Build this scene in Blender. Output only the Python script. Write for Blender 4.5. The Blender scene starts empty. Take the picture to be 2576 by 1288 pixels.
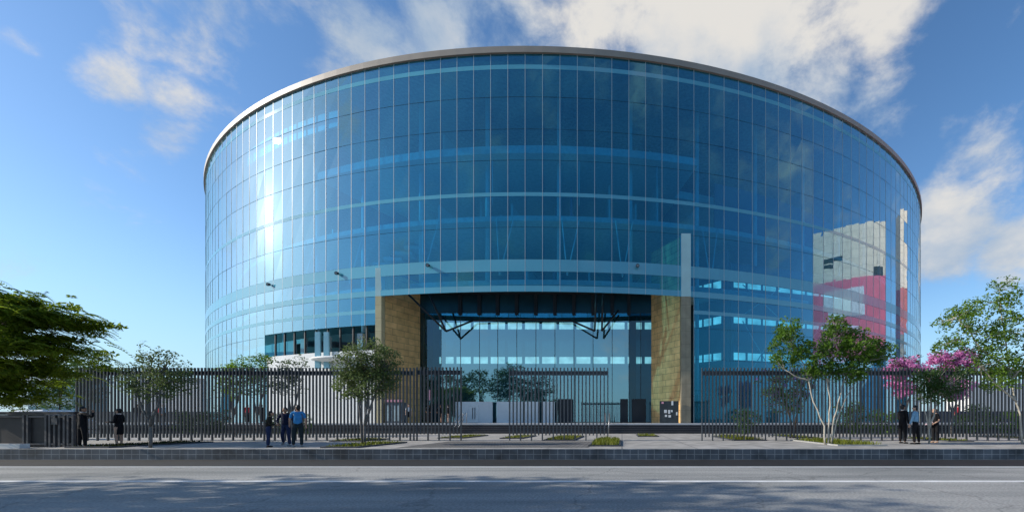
import bpy, bmesh, math, random
from mathutils import Vector, Matrix, Euler
R_ = math.radians
rnd = random.Random(7)
scene = bpy.context.scene
COL = scene.collection

# ------------------------------------------------------------------ camera frame (photo is 2576 px wide in my notes)
PX, FPX, HY, EYE, KPX = 1772.0, 1207.0, 1197.6, 1.107, 1.1324
def at(x, y, Y):
    return Vector(((x * KPX - PX) / FPX * Y, Y, EYE + (HY - y * KPX) / FPX * Y))
def depth_on(y, z=0.0):
    return (EYE - z) * FPX / (y * KPX - HY)

# ------------------------------------------------------------------ mesh helpers
class MB:
    def __init__(s): s.v = []; s.f = []; s.m = []; s.sm = []
    def face(s, pts, mi=0, smooth=False):
        b = len(s.v); s.v.extend([tuple(p) for p in pts]); s.f.append(tuple(range(b, b + len(pts)))); s.m.append(mi); s.sm.append(smooth)
    def raw(s, vs, fs, mi=0, smooth=False):
        b = len(s.v); s.v.extend([tuple(p) for p in vs])
        for f in fs: s.f.append(tuple(b + i for i in f)); s.m.append(mi); s.sm.append(smooth)
    def box(s, c, d, rz=0.0, mi=0):
        cx, cy, cz = c; x, y, z = d[0] / 2, d[1] / 2, d[2] / 2
        co, si = math.cos(rz), math.sin(rz)
        vs = [(cx + a * co - b * si, cy + a * si + b * co, cz + e) for e in (-z, z) for a, b in ((-x, -y), (x, -y), (x, y), (-x, y))]
        s.raw(vs, [(3, 2, 1, 0), (4, 5, 6, 7), (0, 1, 5, 4), (1, 2, 6, 5), (2, 3, 7, 6), (3, 0, 4, 7)], mi)
    def tube(s, pts, rad, n=7, mi=0, cap=True, smooth=True):
        pts = [Vector(p) for p in pts]; rings = []; vs = []
        if not isinstance(rad, (list, tuple)): rad = [rad] * len(pts)
        ref = Vector((0.13, 0.97, 0.21))
        for i, p in enumerate(pts):
            t = (pts[min(i + 1, len(pts) - 1)] - pts[max(i - 1, 0)])
            if t.length < 1e-9: t = Vector((0, 0, 1))
            t.normalize(); u = t.cross(ref)
            if u.length < .05: u = t.cross(Vector((1, 0, 0)))
            u.normalize(); w = t.cross(u)
            r = rad[i]
            for k in range(n):
                a = 2 * math.pi * k / n
                vs.append(p + (u * math.cos(a) + w * math.sin(a)) * r)
        fs = [(i * n + k, i * n + (k + 1) % n, (i + 1) * n + (k + 1) % n, (i + 1) * n + k) for i in range(len(pts) - 1) for k in range(n)]
        s.raw(vs, fs, mi, smooth)
        if cap:
            b = len(s.v) - len(vs)
            s.f.append(tuple(b + k for k in reversed(range(n)))); s.m.append(mi); s.sm.append(False)
            e = b + (len(pts) - 1) * n
            s.f.append(tuple(e + k for k in range(n))); s.m.append(mi); s.sm.append(False)
    def ell(s, c, r, nu=10, nv=7, mi=0, M=None, v0=0.0, v1=1.0):
        vs = []; c = Vector(c)
        for j in range(nv + 1):
            th = math.pi * (v0 + (v1 - v0) * j / nv)
            for i in range(nu):
                ph = 2 * math.pi * i / nu
                q = Vector((r[0] * math.sin(th) * math.cos(ph), r[1] * math.sin(th) * math.sin(ph), r[2] * math.cos(th)))
                if M: q = M @ q
                vs.append(c + q)
        fs = [(j * nu + i, (j + 1) * nu + i, (j + 1) * nu + (i + 1) % nu, j * nu + (i + 1) % nu) for j in range(nv) for i in range(nu)]
        s.raw(vs, fs, mi, True)
    def ring(s, cx, cy, r0, r1, z0, z1, a0, a1, n, mi=0):
        """solid ring sector, angle a measured from -Y (towards the street), clockwise seen from above is +X"""
        full = abs(a1 - a0) > 359.9
        P = lambda r, a, z: (cx + r * math.sin(R_(a)), cy - r * math.cos(R_(a)), z)
        vs = []
        for i in range(n + 1):
            a = a0 + (a1 - a0) * i / n
            vs += [P(r0, a, z0), P(r1, a, z0), P(r1, a, z1), P(r0, a, z1)]
        fs = []
        for i in range(n):
            b, c = i * 4, i * 4 + 4
            for k in range(4):
                k2 = (k + 1) % 4
                fs.append((b + k, b + k2, c + k2, c + k))
        if not full: fs += [(0, 3, 2, 1), (n * 4, n * 4 + 1, n * 4 + 2, n * 4 + 3)]
        s.raw(vs, fs, mi)
    def build(s, name, mats, parent=None, loc=None, rz=0.0):
        """verts are in world space unless loc is given (then local to loc)"""
        me = bpy.data.meshes.new(name)
        o0 = Vector((0, 0, 0))
        if loc is None and parent is not None: o0 = Vector(parent['o'])
        if o0.length > 0: me.from_pydata([(x - o0.x, y - o0.y, z - o0.z) for x, y, z in s.v], [], s.f)
        else: me.from_pydata(s.v, [], s.f)
        if not isinstance(mats, (list, tuple)): mats = [mats]
        for m in mats: me.materials.append(m)
        if len(mats) > 1: me.polygons.foreach_set('material_index', s.m)
        me.polygons.foreach_set('use_smooth', s.sm)
        me.update()
        o = bpy.data.objects.new(name, me); COL.objects.link(o)
        if parent is not None: o.parent = parent
        if loc is not None:
            q = Vector(loc) - (Vector(parent['o']) if parent is not None else Vector((0, 0, 0)))
            o.location = q; o.rotation_euler = (0, 0, rz); o['o'] = tuple(loc)
        else: o['o'] = tuple(o0)
        return o
def tag(o, label=None, cat=None, group=None, kind=None):
    if label: o['label'] = label
    if cat: o['category'] = cat
    if group: o['group'] = group
    if kind: o['kind'] = kind
    return o
def empty(name, loc, label=None, cat=None, group=None, kind=None):
    o = bpy.data.objects.new(name, None); COL.objects.link(o); o.location = loc; o['o'] = tuple(loc)
    o.empty_display_size = .2
    return tag(o, label, cat, group, kind)
def copy_tree(o, parent=None):
    c = o.copy(); COL.objects.link(c)
    if parent is not None: c.parent = parent
    for ch in list(o.children): copy_tree(ch, c)
    return c

# ------------------------------------------------------------------ materials
MATS = {}
def nn(t, typ, **kw):
    n = t.nodes.new(typ)
    for k, v in kw.items(): setattr(n, k, v)
    return n
def mat(name, col, rough=.7, var=.25, scale=3.0, metal=0.0, bump=0.0, spec=.4, col2=None, detail=5, wscale=None):
    m = bpy.data.materials.new(name); m.use_nodes = True; t = m.node_tree; p = t.nodes['Principled BSDF']
    aniso = scale if isinstance(scale, tuple) else None
    scale = 1.0 if aniso else scale
    p.inputs['Roughness'].default_value = rough; p.inputs['Metallic'].default_value = metal
    p.inputs['Specular IOR Level'].default_value = spec
    tc = nn(t, 'ShaderNodeTexCoord'); no = nn(t, 'ShaderNodeTexNoise'); no.inputs['Scale'].default_value = scale; no.inputs['Detail'].default_value = detail
    if aniso:
        mpp = nn(t, 'ShaderNodeMapping'); mpp.inputs['Scale'].default_value = aniso; t.links.new(tc.outputs['Object'], mpp.inputs['Vector']); t.links.new(mpp.outputs[0], no.inputs['Vector'])
    else: t.links.new(tc.outputs['Object'], no.inputs['Vector'])
    mr = nn(t, 'ShaderNodeMapRange'); mr.inputs['From Min'].default_value = .3; mr.inputs['From Max'].default_value = .7
    t.links.new(no.outputs['Fac'], mr.inputs['Value'])
    mx = nn(t, 'ShaderNodeMix', data_type='RGBA')
    c2 = col2 or tuple(min(1, c * (1 + var)) for c in col); c1 = tuple(c * (1 - var) for c in col) if col2 is None else col
    mx.inputs['A'].default_value = (*c1, 1); mx.inputs['B'].default_value = (*c2, 1)
    t.links.new(mr.outputs['Result'], mx.inputs['Factor']); t.links.new(mx.outputs['Result'], p.inputs['Base Color'])
    if bump:
        b = nn(t, 'ShaderNodeBump'); b.inputs['Strength'].default_value = bump; b.inputs['Distance'].default_value = .02
        n2 = nn(t, 'ShaderNodeTexNoise'); n2.inputs['Scale'].default_value = scale * 12; n2.inputs['Detail'].default_value = 4
        t.links.new(tc.outputs['Object'], n2.inputs['Vector']); t.links.new(n2.outputs['Fac'], b.inputs['Height']); t.links.new(b.outputs['Normal'], p.inputs['Normal'])
    m['mix'] = mx.name
    MATS[name] = m
    return m
def brick_mat(name, c1, c2, mortar, bw, rh, ms=.02, axes='xz', rough=.7, offset=.5, var=.3, spec=.4):
    m = bpy.data.materials.new(name); m.use_nodes = True; t = m.node_tree; p = t.nodes['Principled BSDF']
    p.inputs['Roughness'].default_value = rough; p.inputs['Specular IOR Level'].default_value = spec
    tc = nn(t, 'ShaderNodeTexCoord'); sp = nn(t, 'ShaderNodeSeparateXYZ'); cb = nn(t, 'ShaderNodeCombineXYZ')
    t.links.new(tc.outputs['Object'], sp.inputs[0])
    t.links.new(sp.outputs[axes[0].upper()], cb.inputs['X']); t.links.new(sp.outputs[axes[1].upper()], cb.inputs['Y'])
    b = nn(t, 'ShaderNodeTexBrick', offset=offset)
    b.inputs['Color1'].default_value = (*c1, 1); b.inputs['Color2'].default_value = (*c2, 1); b.inputs['Mortar'].default_value = (*mortar, 1)
    b.inputs['Scale'].default_value = 1; b.inputs['Mortar Size'].default_value = ms; b.inputs['Brick Width'].default_value = bw; b.inputs['Row Height'].default_value = rh
    t.links.new(cb.outputs[0], b.inputs['Vector'])
    no = nn(t, 'ShaderNodeTexNoise'); no.inputs['Scale'].default_value = 1.3; no.inputs['Detail'].default_value = 6
    t.links.new(tc.outputs['Object'], no.inputs['Vector'])
    mr = nn(t, 'ShaderNodeMapRange'); mr.inputs['From Min'].default_value = .3; mr.inputs['From Max'].default_value = .7
    mr.inputs['To Min'].default_value = 1 - var; mr.inputs['To Max'].default_value = 1 + var
    t.links.new(no.outputs['Fac'], mr.inputs['Value'])
    mx = nn(t, 'ShaderNodeMix', data_type='RGBA', blend_type='MULTIPLY'); mx.inputs['Factor'].default_value = 1
    t.links.new(b.outputs['Color'], mx.inputs['A']); t.links.new(mr.outputs['Result'], mx.inputs['B'])
    t.links.new(mx.outputs['Result'], p.inputs['Base Color'])
    bp = nn(t, 'ShaderNodeBump'); bp.inputs['Strength'].default_value = .4; bp.inputs['Distance'].default_value = .01; bp.invert = True
    t.links.new(b.outputs['Fac'], bp.inputs['Height']); t.links.new(bp.outputs['Normal'], p.inputs['Normal'])
    MATS[name] = m
    return m
def glass_mat(name, tint, base, power, gcol=(.9, .96, 1), gcol0=(.5, .8, 1), gain=1.0, rough=0.0, ripple=0.0, vary=0.0, film=0.0):
    m = bpy.data.materials.new(name); m.use_nodes = True; t = m.node_tree; t.nodes.clear()
    out = nn(t, 'ShaderNodeOutputMaterial'); mix = nn(t, 'ShaderNodeMixShader')
    tr = nn(t, 'ShaderNodeBsdfTransparent'); tr.inputs[0].default_value = (*tint, 1)
    gl = nn(t, 'ShaderNodeBsdfGlossy'); gl.inputs['Color'].default_value = (*gcol, 1); gl.inputs['Roughness'].default_value = rough
    lw = nn(t, 'ShaderNodeLayerWeight'); lw.inputs['Blend'].default_value = .5
    pw = nn(t, 'ShaderNodeMath', operation='POWER'); pw.inputs[1].default_value = power
    mr = nn(t, 'ShaderNodeMapRange'); mr.inputs['To Min'].default_value = base; mr.inputs['To Max'].default_value = gain
    gm = nn(t, 'ShaderNodeMix', data_type='RGBA'); gm.inputs['A'].default_value = (*gcol0, 1); gm.inputs['B'].default_value = (*gcol, 1)
    t.links.new(lw.outputs['Facing'], gm.inputs['Factor']); t.links.new(gm.outputs['Result'], gl.inputs['Color'])
    t.links.new(lw.outputs['Facing'], pw.inputs[0]); t.links.new(pw.outputs[0], mr.inputs['Value'])
    if vary:
        oi = nn(t, 'ShaderNodeObjectInfo'); ma = nn(t, 'ShaderNodeMapRange'); ma.inputs['To Min'].default_value = 1 - vary; ma.inputs['To Max'].default_value = 1 + vary * .6
        t.links.new(oi.outputs['Random'], ma.inputs['Value'])
        vm = nn(t, 'ShaderNodeVectorMath', operation='SCALE'); vm.inputs[0].default_value = tint; t.links.new(ma.outputs['Result'], vm.inputs['Scale']); t.links.new(vm.outputs[0], tr.inputs[0])
    t.links.new(mr.outputs['Result'], mix.inputs[0]); t.links.new(tr.outputs[0], mix.inputs[1]); t.links.new(gl.outputs[0], mix.inputs[2])
    if ripple:
        tc = nn(t, 'ShaderNodeTexCoord'); no = nn(t, 'ShaderNodeTexNoise'); no.inputs['Scale'].default_value = .35; no.inputs['Detail'].default_value = 2
        b = nn(t, 'ShaderNodeBump'); b.inputs['Strength'].default_value = 1; b.inputs['Distance'].default_value = ripple
        t.links.new(tc.outputs['Object'], no.inputs['Vector']); t.links.new(no.outputs['Fac'], b.inputs['Height']); t.links.new(b.outputs['Normal'], gl.inputs['Normal'])
    if film:
        df = nn(t, 'ShaderNodeBsdfDiffuse'); df.inputs[0].default_value = (.12, .55, .66, 1); mf = nn(t, 'ShaderNodeMixShader')
        tc2 = nn(t, 'ShaderNodeTexCoord'); n2 = nn(t, 'ShaderNodeTexNoise'); n2.inputs['Scale'].default_value = .25; n2.inputs['Detail'].default_value = 6; t.links.new(tc2.outputs['Object'], n2.inputs['Vector'])
        m2 = nn(t, 'ShaderNodeMapRange'); m2.inputs['From Min'].default_value = .3; m2.inputs['From Max'].default_value = .7; m2.inputs['To Min'].default_value = film * .65; m2.inputs['To Max'].default_value = film * 1.35
        t.links.new(n2.outputs['Fac'], m2.inputs['Value']); t.links.new(m2.outputs['Result'], mf.inputs[0]); t.links.new(mix.outputs[0], mf.inputs[1]); t.links.new(df.outputs[0], mf.inputs[2]); t.links.new(mf.outputs[0], out.inputs[0])
    else: t.links.new(mix.outputs[0], out.inputs[0])
    MATS[name] = m
    return m
def leaf_mat(name, dark, light, trans=.35, scale=1.2):
    m = bpy.data.materials.new(name); m.use_nodes = True; t = m.node_tree; t.nodes.clear()
    out = nn(t, 'ShaderNodeOutputMaterial'); mix = nn(t, 'ShaderNodeMixShader'); mix.inputs[0].default_value = trans
    p = nn(t, 'ShaderNodeBsdfPrincipled'); p.inputs['Roughness'].default_value = .55; p.inputs['Specular IOR Level'].default_value = .35
    tl = nn(t, 'ShaderNodeBsdfTranslucent')
    tc = nn(t, 'ShaderNodeTexCoord'); no = nn(t, 'ShaderNodeTexNoise'); no.inputs['Scale'].default_value = scale; no.inputs['Detail'].default_value = 8; no.inputs['Roughness'].default_value = .75
    t.links.new(tc.outputs['Object'], no.inputs['Vector'])
    mr = nn(t, 'ShaderNodeMapRange'); mr.inputs['From Min'].default_value = .32; mr.inputs['From Max'].default_value = .68
    t.links.new(no.outputs['Fac'], mr.inputs['Value'])
    mx = nn(t, 'ShaderNodeMix', data_type='RGBA'); mx.inputs['A'].default_value = (*dark, 1); mx.inputs['B'].default_value = (*light, 1)
    t.links.new(mr.outputs['Result'], mx.inputs['Factor'])
    t.links.new(mx.outputs['Result'], p.inputs['Base Color']); t.links.new(mx.outputs['Result'], tl.inputs['Color'])
    t.links.new(p.outputs[0], mix.inputs[1]); t.links.new(tl.outputs[0], mix.inputs[2]); t.links.new(mix.outputs[0], out.inputs[0])
    MATS[name] = m
    return m
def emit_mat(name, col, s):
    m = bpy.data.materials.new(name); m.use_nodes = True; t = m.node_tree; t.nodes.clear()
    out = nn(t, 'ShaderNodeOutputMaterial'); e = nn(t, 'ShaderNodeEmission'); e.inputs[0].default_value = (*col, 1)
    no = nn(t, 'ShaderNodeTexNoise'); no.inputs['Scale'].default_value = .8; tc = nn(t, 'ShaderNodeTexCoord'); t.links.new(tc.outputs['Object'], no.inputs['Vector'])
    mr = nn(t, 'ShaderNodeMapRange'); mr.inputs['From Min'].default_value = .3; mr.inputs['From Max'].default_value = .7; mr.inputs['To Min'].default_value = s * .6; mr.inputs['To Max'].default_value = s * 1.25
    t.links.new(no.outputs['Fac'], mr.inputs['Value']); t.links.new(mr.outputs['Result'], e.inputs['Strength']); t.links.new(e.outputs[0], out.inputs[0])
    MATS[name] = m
    return m

GLASS = glass_mat('tinted_facade_glass', (.16, .66, .92), .10, 1.25, gcol=(.95, .93, .88), gcol0=(.0, .50, .84), ripple=.006, vary=.18, film=.105)
EGLASS = glass_mat('entrance_glass', (.50, .84, .90), .36, 1.6, gcol=(.70, .90, 1.0), gcol0=(.62, .92, 1.0))
EDGEGL = glass_mat('clear_entrance_glass', (.30, .60, .68), .08, 1.6)
JOINT = mat('glazing_joint', (.02, .05, .075), .9, spec=.05)
WHITE = mat('white_painted_steel', (.72, .74, .73), .45, .06)
SLABW = mat('concrete_slab_edge', (.62, .63, .62), .7, .1)
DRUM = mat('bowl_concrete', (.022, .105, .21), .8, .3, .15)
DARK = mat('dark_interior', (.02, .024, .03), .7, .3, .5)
DARKST = mat('dark_steel', (.022, .025, .03), .45, .2)
FASC = mat('roof_fascia', (.30, .255, .21), .5, .08, .5)
ROOFM = mat('roof_membrane', (.3, .3, .3), .8)
STONE = brick_mat('sand_stone_cladding', (.80, .49, .20), (.68, .41, .16), (.24, .145, .06), 1.35, .62, .018, 'xz', .75, .37, .22)
STONEF = brick_mat('sunlit_tone_stone_edge', (.62, .52, .30), (.58, .48, .27), (.3, .24, .13), 3.0, 1.25, .012, 'xz', .75, 0, .1)  # wall-end stone with sunlight put into its cream colour
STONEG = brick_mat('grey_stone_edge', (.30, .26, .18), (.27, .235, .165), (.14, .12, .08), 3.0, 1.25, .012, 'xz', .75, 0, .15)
FIN = mat('facade_fin_metal', (.38, .46, .48), .4, .06, .5)
BLUEP = mat('pale_blue_pane', (.25, .48, .56), .15, .2, .6)
SPAN = mat('back_painted_spandrel_glass', (.085, .33, .44), .06, .06, .3, spec=.9)
PALEW = mat('pale_base_panel', (.62, .64, .64), .6, .06, .3)
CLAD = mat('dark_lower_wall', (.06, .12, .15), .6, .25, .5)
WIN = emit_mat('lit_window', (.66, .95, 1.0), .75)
WINDIM = mat('dim_window_glass', (.06, .16, .20), .15, .3, .6, spec=.6)
DOORW = mat('white_door_panel', (.70, .72, .72), .5, .08, .6)
BAR = mat('fence_bar_paint', (.06, .068, .078), .42, .15, 2, spec=.5)
TILE = brick_mat('dark_kerb_tile', (.05, .062, .078), (.066, .08, .098), (.16, .18, .20), .315, .205, .012, 'xz', .6, 0, .55)
SIDE = brick_mat('sidewalk_concrete', (.34, .325, .30), (.37, .352, .33), (.12, .12, .12), 3.0, 2.4, .02, 'xy', .85, 0, .32)
PAVER = brick_mat('brick_paver', (.15, .145, .14), (.20, .19, .18), (.05, .05, .05), .42, .24, .03, 'xy', .85, .5, .25)
ASPH = mat('asphalt', (.205, .212, .205), .9, col2=(.37, .365, .345), scale=(.16, 1.1, 1), bump=.8, detail=12)
GUTT = mat('gutter_asphalt_with_shade', (.012, .012, .014), .85, .35, .8, bump=.4)  # near-black tone paints the kerb's shade into the gutter
LINE = mat('road_paint', (.80, .80, .78), .7, col2=(.60, .60, .59), scale=2.5)
GROUND = mat('far_ground', (.16, .15, .13), .95, .3, .05)
STEPM = mat('step_stone', (.022, .023, .028), .6, .25, .8)
TERR = mat('terrace_stone', (.50, .49, .47), .6, .1, .4)
NOSE = mat('pale_step_nosing', (.66, .65, .64), .6, .06)
GRASS = leaf_mat('grass_blade', (.10, .13, .012), (.24, .26, .03), .35, 3)
GRASSD = leaf_mat('shaded_grass_blade', (.02, .03, .008), (.05, .06, .015), .3, 3)  # copy of the grass with shade painted into its darker green
SOIL = mat('soil', (.03, .022, .015), .95, .3, 6)
RIM = mat('planter_rim_stone', (.05, .055, .065), .7, .25, 3)
RIML = mat('planter_rim_pale', (.33, .33, .32), .75, .15, 3)
BARKG = mat('grey_bark', (.16, .15, .14), .9, .35, 6, bump=.6)
BARKP = mat('pale_smooth_bark', (.44, .40, .33), .8, .22, 5, bump=.4)
BARKD = mat('dark_bark', (.06, .045, .035), .95, .35, 5, bump=.6)

# ------------------------------------------------------------------ ground, road, sidewalk
SIDE_Y, ROAD_Z = 16.6, -.41
mb = MB(); mb.face([(-1500, -600, -.46), (1500, -600, -.46), (1500, 2200, -.46), (-1500, 2200, -.46)]); tag(mb.build('ground', GROUND), kind='structure')
t_ = ASPH.node_tree; px_ = t_.nodes['Principled BSDF']; src = px_.inputs['Base Color'].links[0].from_socket
tcx = nn(t_, 'ShaderNodeTexCoord'); nzx = nn(t_, 'ShaderNodeTexNoise'); nzx.inputs['Scale'].default_value = .8; nzx.inputs['Detail'].default_value = 6; t_.links.new(tcx.outputs['Object'], nzx.inputs['Vector'])
ax = nn(t_, 'ShaderNodeVectorMath', operation='ADD'); sc_ = nn(t_, 'ShaderNodeVectorMath', operation='SCALE'); sc_.inputs['Scale'].default_value = 1.6
t_.links.new(nzx.outputs['Color'], sc_.inputs[0]); t_.links.new(sc_.outputs[0], ax.inputs[0]); t_.links.new(tcx.outputs['Object'], ax.inputs[1])
vo = nn(t_, 'ShaderNodeTexVoronoi', feature='DISTANCE_TO_EDGE'); vo.inputs['Scale'].default_value = .22; t_.links.new(ax.outputs[0], vo.inputs['Vector'])
mrx = nn(t_, 'ShaderNodeMapRange'); mrx.inputs['From Max'].default_value = .012; mrx.inputs['To Min'].default_value = .72; mrx.inputs['To Max'].default_value = 1; t_.links.new(vo.outputs['Distance'], mrx.inputs['Value'])
gr = nn(t_, 'ShaderNodeTexNoise'); gr.inputs['Scale'].default_value = 22; gr.inputs['Detail'].default_value = 3; t_.links.new(tcx.outputs['Object'], gr.inputs['Vector'])
mg = nn(t_, 'ShaderNodeMapRange'); mg.inputs['From Min'].default_value = .3; mg.inputs['From Max'].default_value = .7; mg.inputs['To Min'].default_value = .7; mg.inputs['To Max'].default_value = 1.25; t_.links.new(gr.outputs['Fac'], mg.inputs['Value'])
mm = nn(t_, 'ShaderNodeMath', operation='MULTIPLY'); t_.links.new(mrx.outputs['Result'], mm.inputs[0]); t_.links.new(mg.outputs['Result'], mm.inputs[1])
mxx = nn(t_, 'ShaderNodeMix', data_type='RGBA', blend_type='MULTIPLY'); mxx.inputs['Factor'].default_value = 1; t_.links.new(src, mxx.inputs['A']); t_.links.new(mm.outputs[0], mxx.inputs['B']); t_.links.new(mxx.outputs['Result'], px_.inputs['Base Color'])
mb = MB(); mb.box((0, (6.2 + 13.84) / 2, ROAD_Z - .02), (400, 7.64, .04)); tag(mb.build('road', ASPH), kind='structure')
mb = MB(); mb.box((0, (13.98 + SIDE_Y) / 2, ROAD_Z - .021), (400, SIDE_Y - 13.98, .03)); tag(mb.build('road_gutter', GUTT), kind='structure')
mb = MB(); mb.box((0, 13.91, ROAD_Z - .02), (400, .14, .07)); tag(mb.build('gutter_kerb_strip', NOSE), kind='structure')
mb = MB(); mb.face([(-200, 10.48, ROAD_Z + .004), (200, 10.48, ROAD_Z + .004), (200, 10.76, ROAD_Z + .004), (-200, 10.76, ROAD_Z + .004)]); tag(mb.build('road_marking', LINE), kind='structure')
mb = MB(); mb.box((0, (SIDE_Y + .14 + 160) / 2, -.22), (400, 160 - SIDE_Y - .14, .44)); tag(mb.build('sidewalk', SIDE), kind='structure')
mb = MB(); mb.box((0, SIDE_Y + .07, -.22), (400, .14, .434)); tag(mb.build('kerb', TILE), kind='structure')
a_, b_ = at(1130, 1100, 22.8), at(1500, 1100, 22.8)
mb = MB(); mb.face([(a_.x, 17.4, .004), (b_.x, 17.4, .004), (b_.x, 22.9, .004), (a_.x, 22.9, .004)]); tag(mb.build('paved_path', PAVER), kind='structure')
mb = MB()                                                     # near-side verge behind the camera
mb.box((0, -7.0, -.36), (400, 26.4, .2)); tag(mb.build('near_pavement', SIDE), kind='structure')
# steps and terrace
TZ, SY0 = .88, 36.4
for k in range(4):
    mb = MB(); z1 = TZ * (k + 1) / 5
    mb.box((-5, SY0 + .34 * k + .17, z1 / 2), (150, .34, z1 - .002 * k)); tag(mb.build('step', STEPM), kind='structure')
    mb = MB(); mb.box((-5, SY0 + .34 * k + .03, z1 + .006), (150, .05, .012)); tag(mb.build('step_edge', mat('step_edge_stone', (.16, .16, .17), .6, .2) if k == 0 else MATS['step_edge_stone']), kind='structure')
mb = MB(); mb.box((-5, SY0 + 1.36 + 60, TZ / 2), (150, 120, TZ)); tag(mb.build('terrace', TERR), kind='structure')
mb = MB(); mb.box((-5, SY0 + 1.33, TZ - .06), (150, .05, .13)); tag(mb.build('terrace_edge', NOSE), kind='structure')

# ------------------------------------------------------------------ the arena
CX, CY, RR = -8.9, 108.9, 70.0
NB = 276; DA = 360.0 / NB
arena = empty('arena', (CX, CY, TZ), 'large round glass arena with blue tinted curtain wall and stone entrance walls', 'arena')
P = lambda r, a, z: Vector((CX + r * math.sin(R_(a)), CY - r * math.cos(R_(a)), z))
ZTOP, ZCAN = 34.75, 12.95
JZ = [33.6, 29.7 + 1.1, 26.75 + 1.1, 23.9 + 1.1, 21.9, 17.75 + 1.1, 15.9, 14.8, 12.95]
def bay_mesh(i, zlow, mb, mull, jit=True):
    a0, a1 = i * DA, (i + 1) * DA
    zs = [ZTOP] + [z for z in JZ if z > zlow + .3] + [10.0, 7.0, 4.0][:]
    zs = sorted(set([z for z in zs if z > zlow + .3] + [zlow]), reverse=True)
    for k in range(len(zs) - 1):
        zt, zb = zs[k], zs[k + 1]
        d = [(rnd.uniform(-1, 1) * .009 if jit else 0) for _ in range(4)]
        mb.face([P(RR + d[0], a0, zb), P(RR + d[1], a1, zb), P(RR + d[2], a1, zt), P(RR + d[3], a0, zt)], 0)
        if zb > zlow + .01:
            q = [P(RR + .010, a0, zb - .013), P(RR + .010, a1, zb - .013), P(RR + .010, a1, zb + .013), P(RR + .010, a0, zb + .013)]
            mb.face(q, 1)
    # vertical fin along the left edge of the bay
    e = DA * .0135
    vs = []
    for z in (zlow, ZTOP): vs += [P(RR + .016, a0 - e, z), P(RR + .016, a0 + e, z), P(RR - .05, a0 + e, z), P(RR - .05, a0 - e, z)]
    mull.raw(vs, [(0, 1, 5, 4), (1, 2, 6, 5), (2, 3, 7, 6), (3, 0, 4, 7)], 0)
    return zs
def zlow_of(i):
    if -9 <= i < 10: return ZCAN
    if -19 <= i < -9: return 10.25
    return TZ + .02
def bay_range(a, b): return range(a, b)
for i in range(-45, 54):
    mb, mu = MB(), MB(); bay_mesh(i, zlow_of(i), mb, mu)
    g = mb.build('glass_bay', [GLASS, JOINT], arena); m_ = mu.build('mullion', FIN, g)
mb, mu = MB(), MB()
for i in list(range(54, NB - 45)): bay_mesh(i, TZ + .02, mb, mu, False)
g = mb.build('glass_bay', [GLASS, JOINT], arena); g['kind'] = 'stuff'; mu.build('mullion', FIN, g)
# horizontal ring beams behind the glass
for nm, z0, z1, r0, mt in (('ring_band', 33.35, 33.75, .55, SPAN), ('ring_band', 21.7, 22.05, .55, SPAN), ('belt_band', 14.8, 15.9, .6, SPAN), ('ring_band', 12.96, 13.5, .6, SPAN)):
    mb = MB(); mb.ring(CX, CY, RR - .1, RR + .012, z0, z1, 0, 360, NB); mb.build(nm, mt, arena)
mb = MB(); mb.ring(CX, CY, RR - .1, RR + .012, 11.35, 11.7, -36 * DA, -9 * DA, 27); mb.build('ring_band', SPAN, arena); mb = MB(); mb.ring(CX, CY, RR - .1, RR + .012, 11.35, 11.7, 10 * DA, 46 * DA, 36); mb.build('ring_band', SPAN, arena)
# roof
mb = MB(); mb.ring(CX, CY, 0.01, RR - .3, 34.8, 35.1, 0, 360, 138); rf = mb.build('roof', ROOFM, arena)
mb = MB(); mb.ring(CX, CY, RR - .3, RR + .2, 34.74, 35.3, 0, 360, 276); mb.build('fascia', FASC, rf)
# inner bowl, floors
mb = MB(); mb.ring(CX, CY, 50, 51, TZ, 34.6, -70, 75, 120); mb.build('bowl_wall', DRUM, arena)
def floor_ring(z, r0, r1, a0, a1, t=.75, mt=SLABW):
    mb = MB(); mb.ring(CX, CY, r0, r1, z - t, z, a0, a1, max(8, int(abs(a1 - a0) / 1.3))); mb.build('floor_slab', mt, arena)
floor_ring(28.3, 51.2, 67, -21.5, 14.5)
floor_ring(29.6, 51.2, 58.5, -7, 30, .9)
floor_ring(21.6, 51.2, 66.5, -68, 72, .5)
floor_ring(15.2, 51.2, 66.5, -68, 72, .5)
floor_ring(10.6, 51.2, 66.0, -60, -15.5, .5); floor_ring(10.6, 51.2, 62, 26, 66, .5)
floor_ring(6.6, 51.2, 66.0, -60, -15.5, .5); floor_ring(6.6, 51.2, 62, 26, 66, .5)
# upper parapet seen just below the roof on the left
for k in range(-24, -13):
    a = k * DA * 1.0
    mb = MB(); mb.ring(CX, CY, 68.4, 68.6, 31.2, 32.9, a * 1.0 + .12, a + DA - .12, 2); mb.build('roof_baffle', WHITE, arena)
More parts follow.
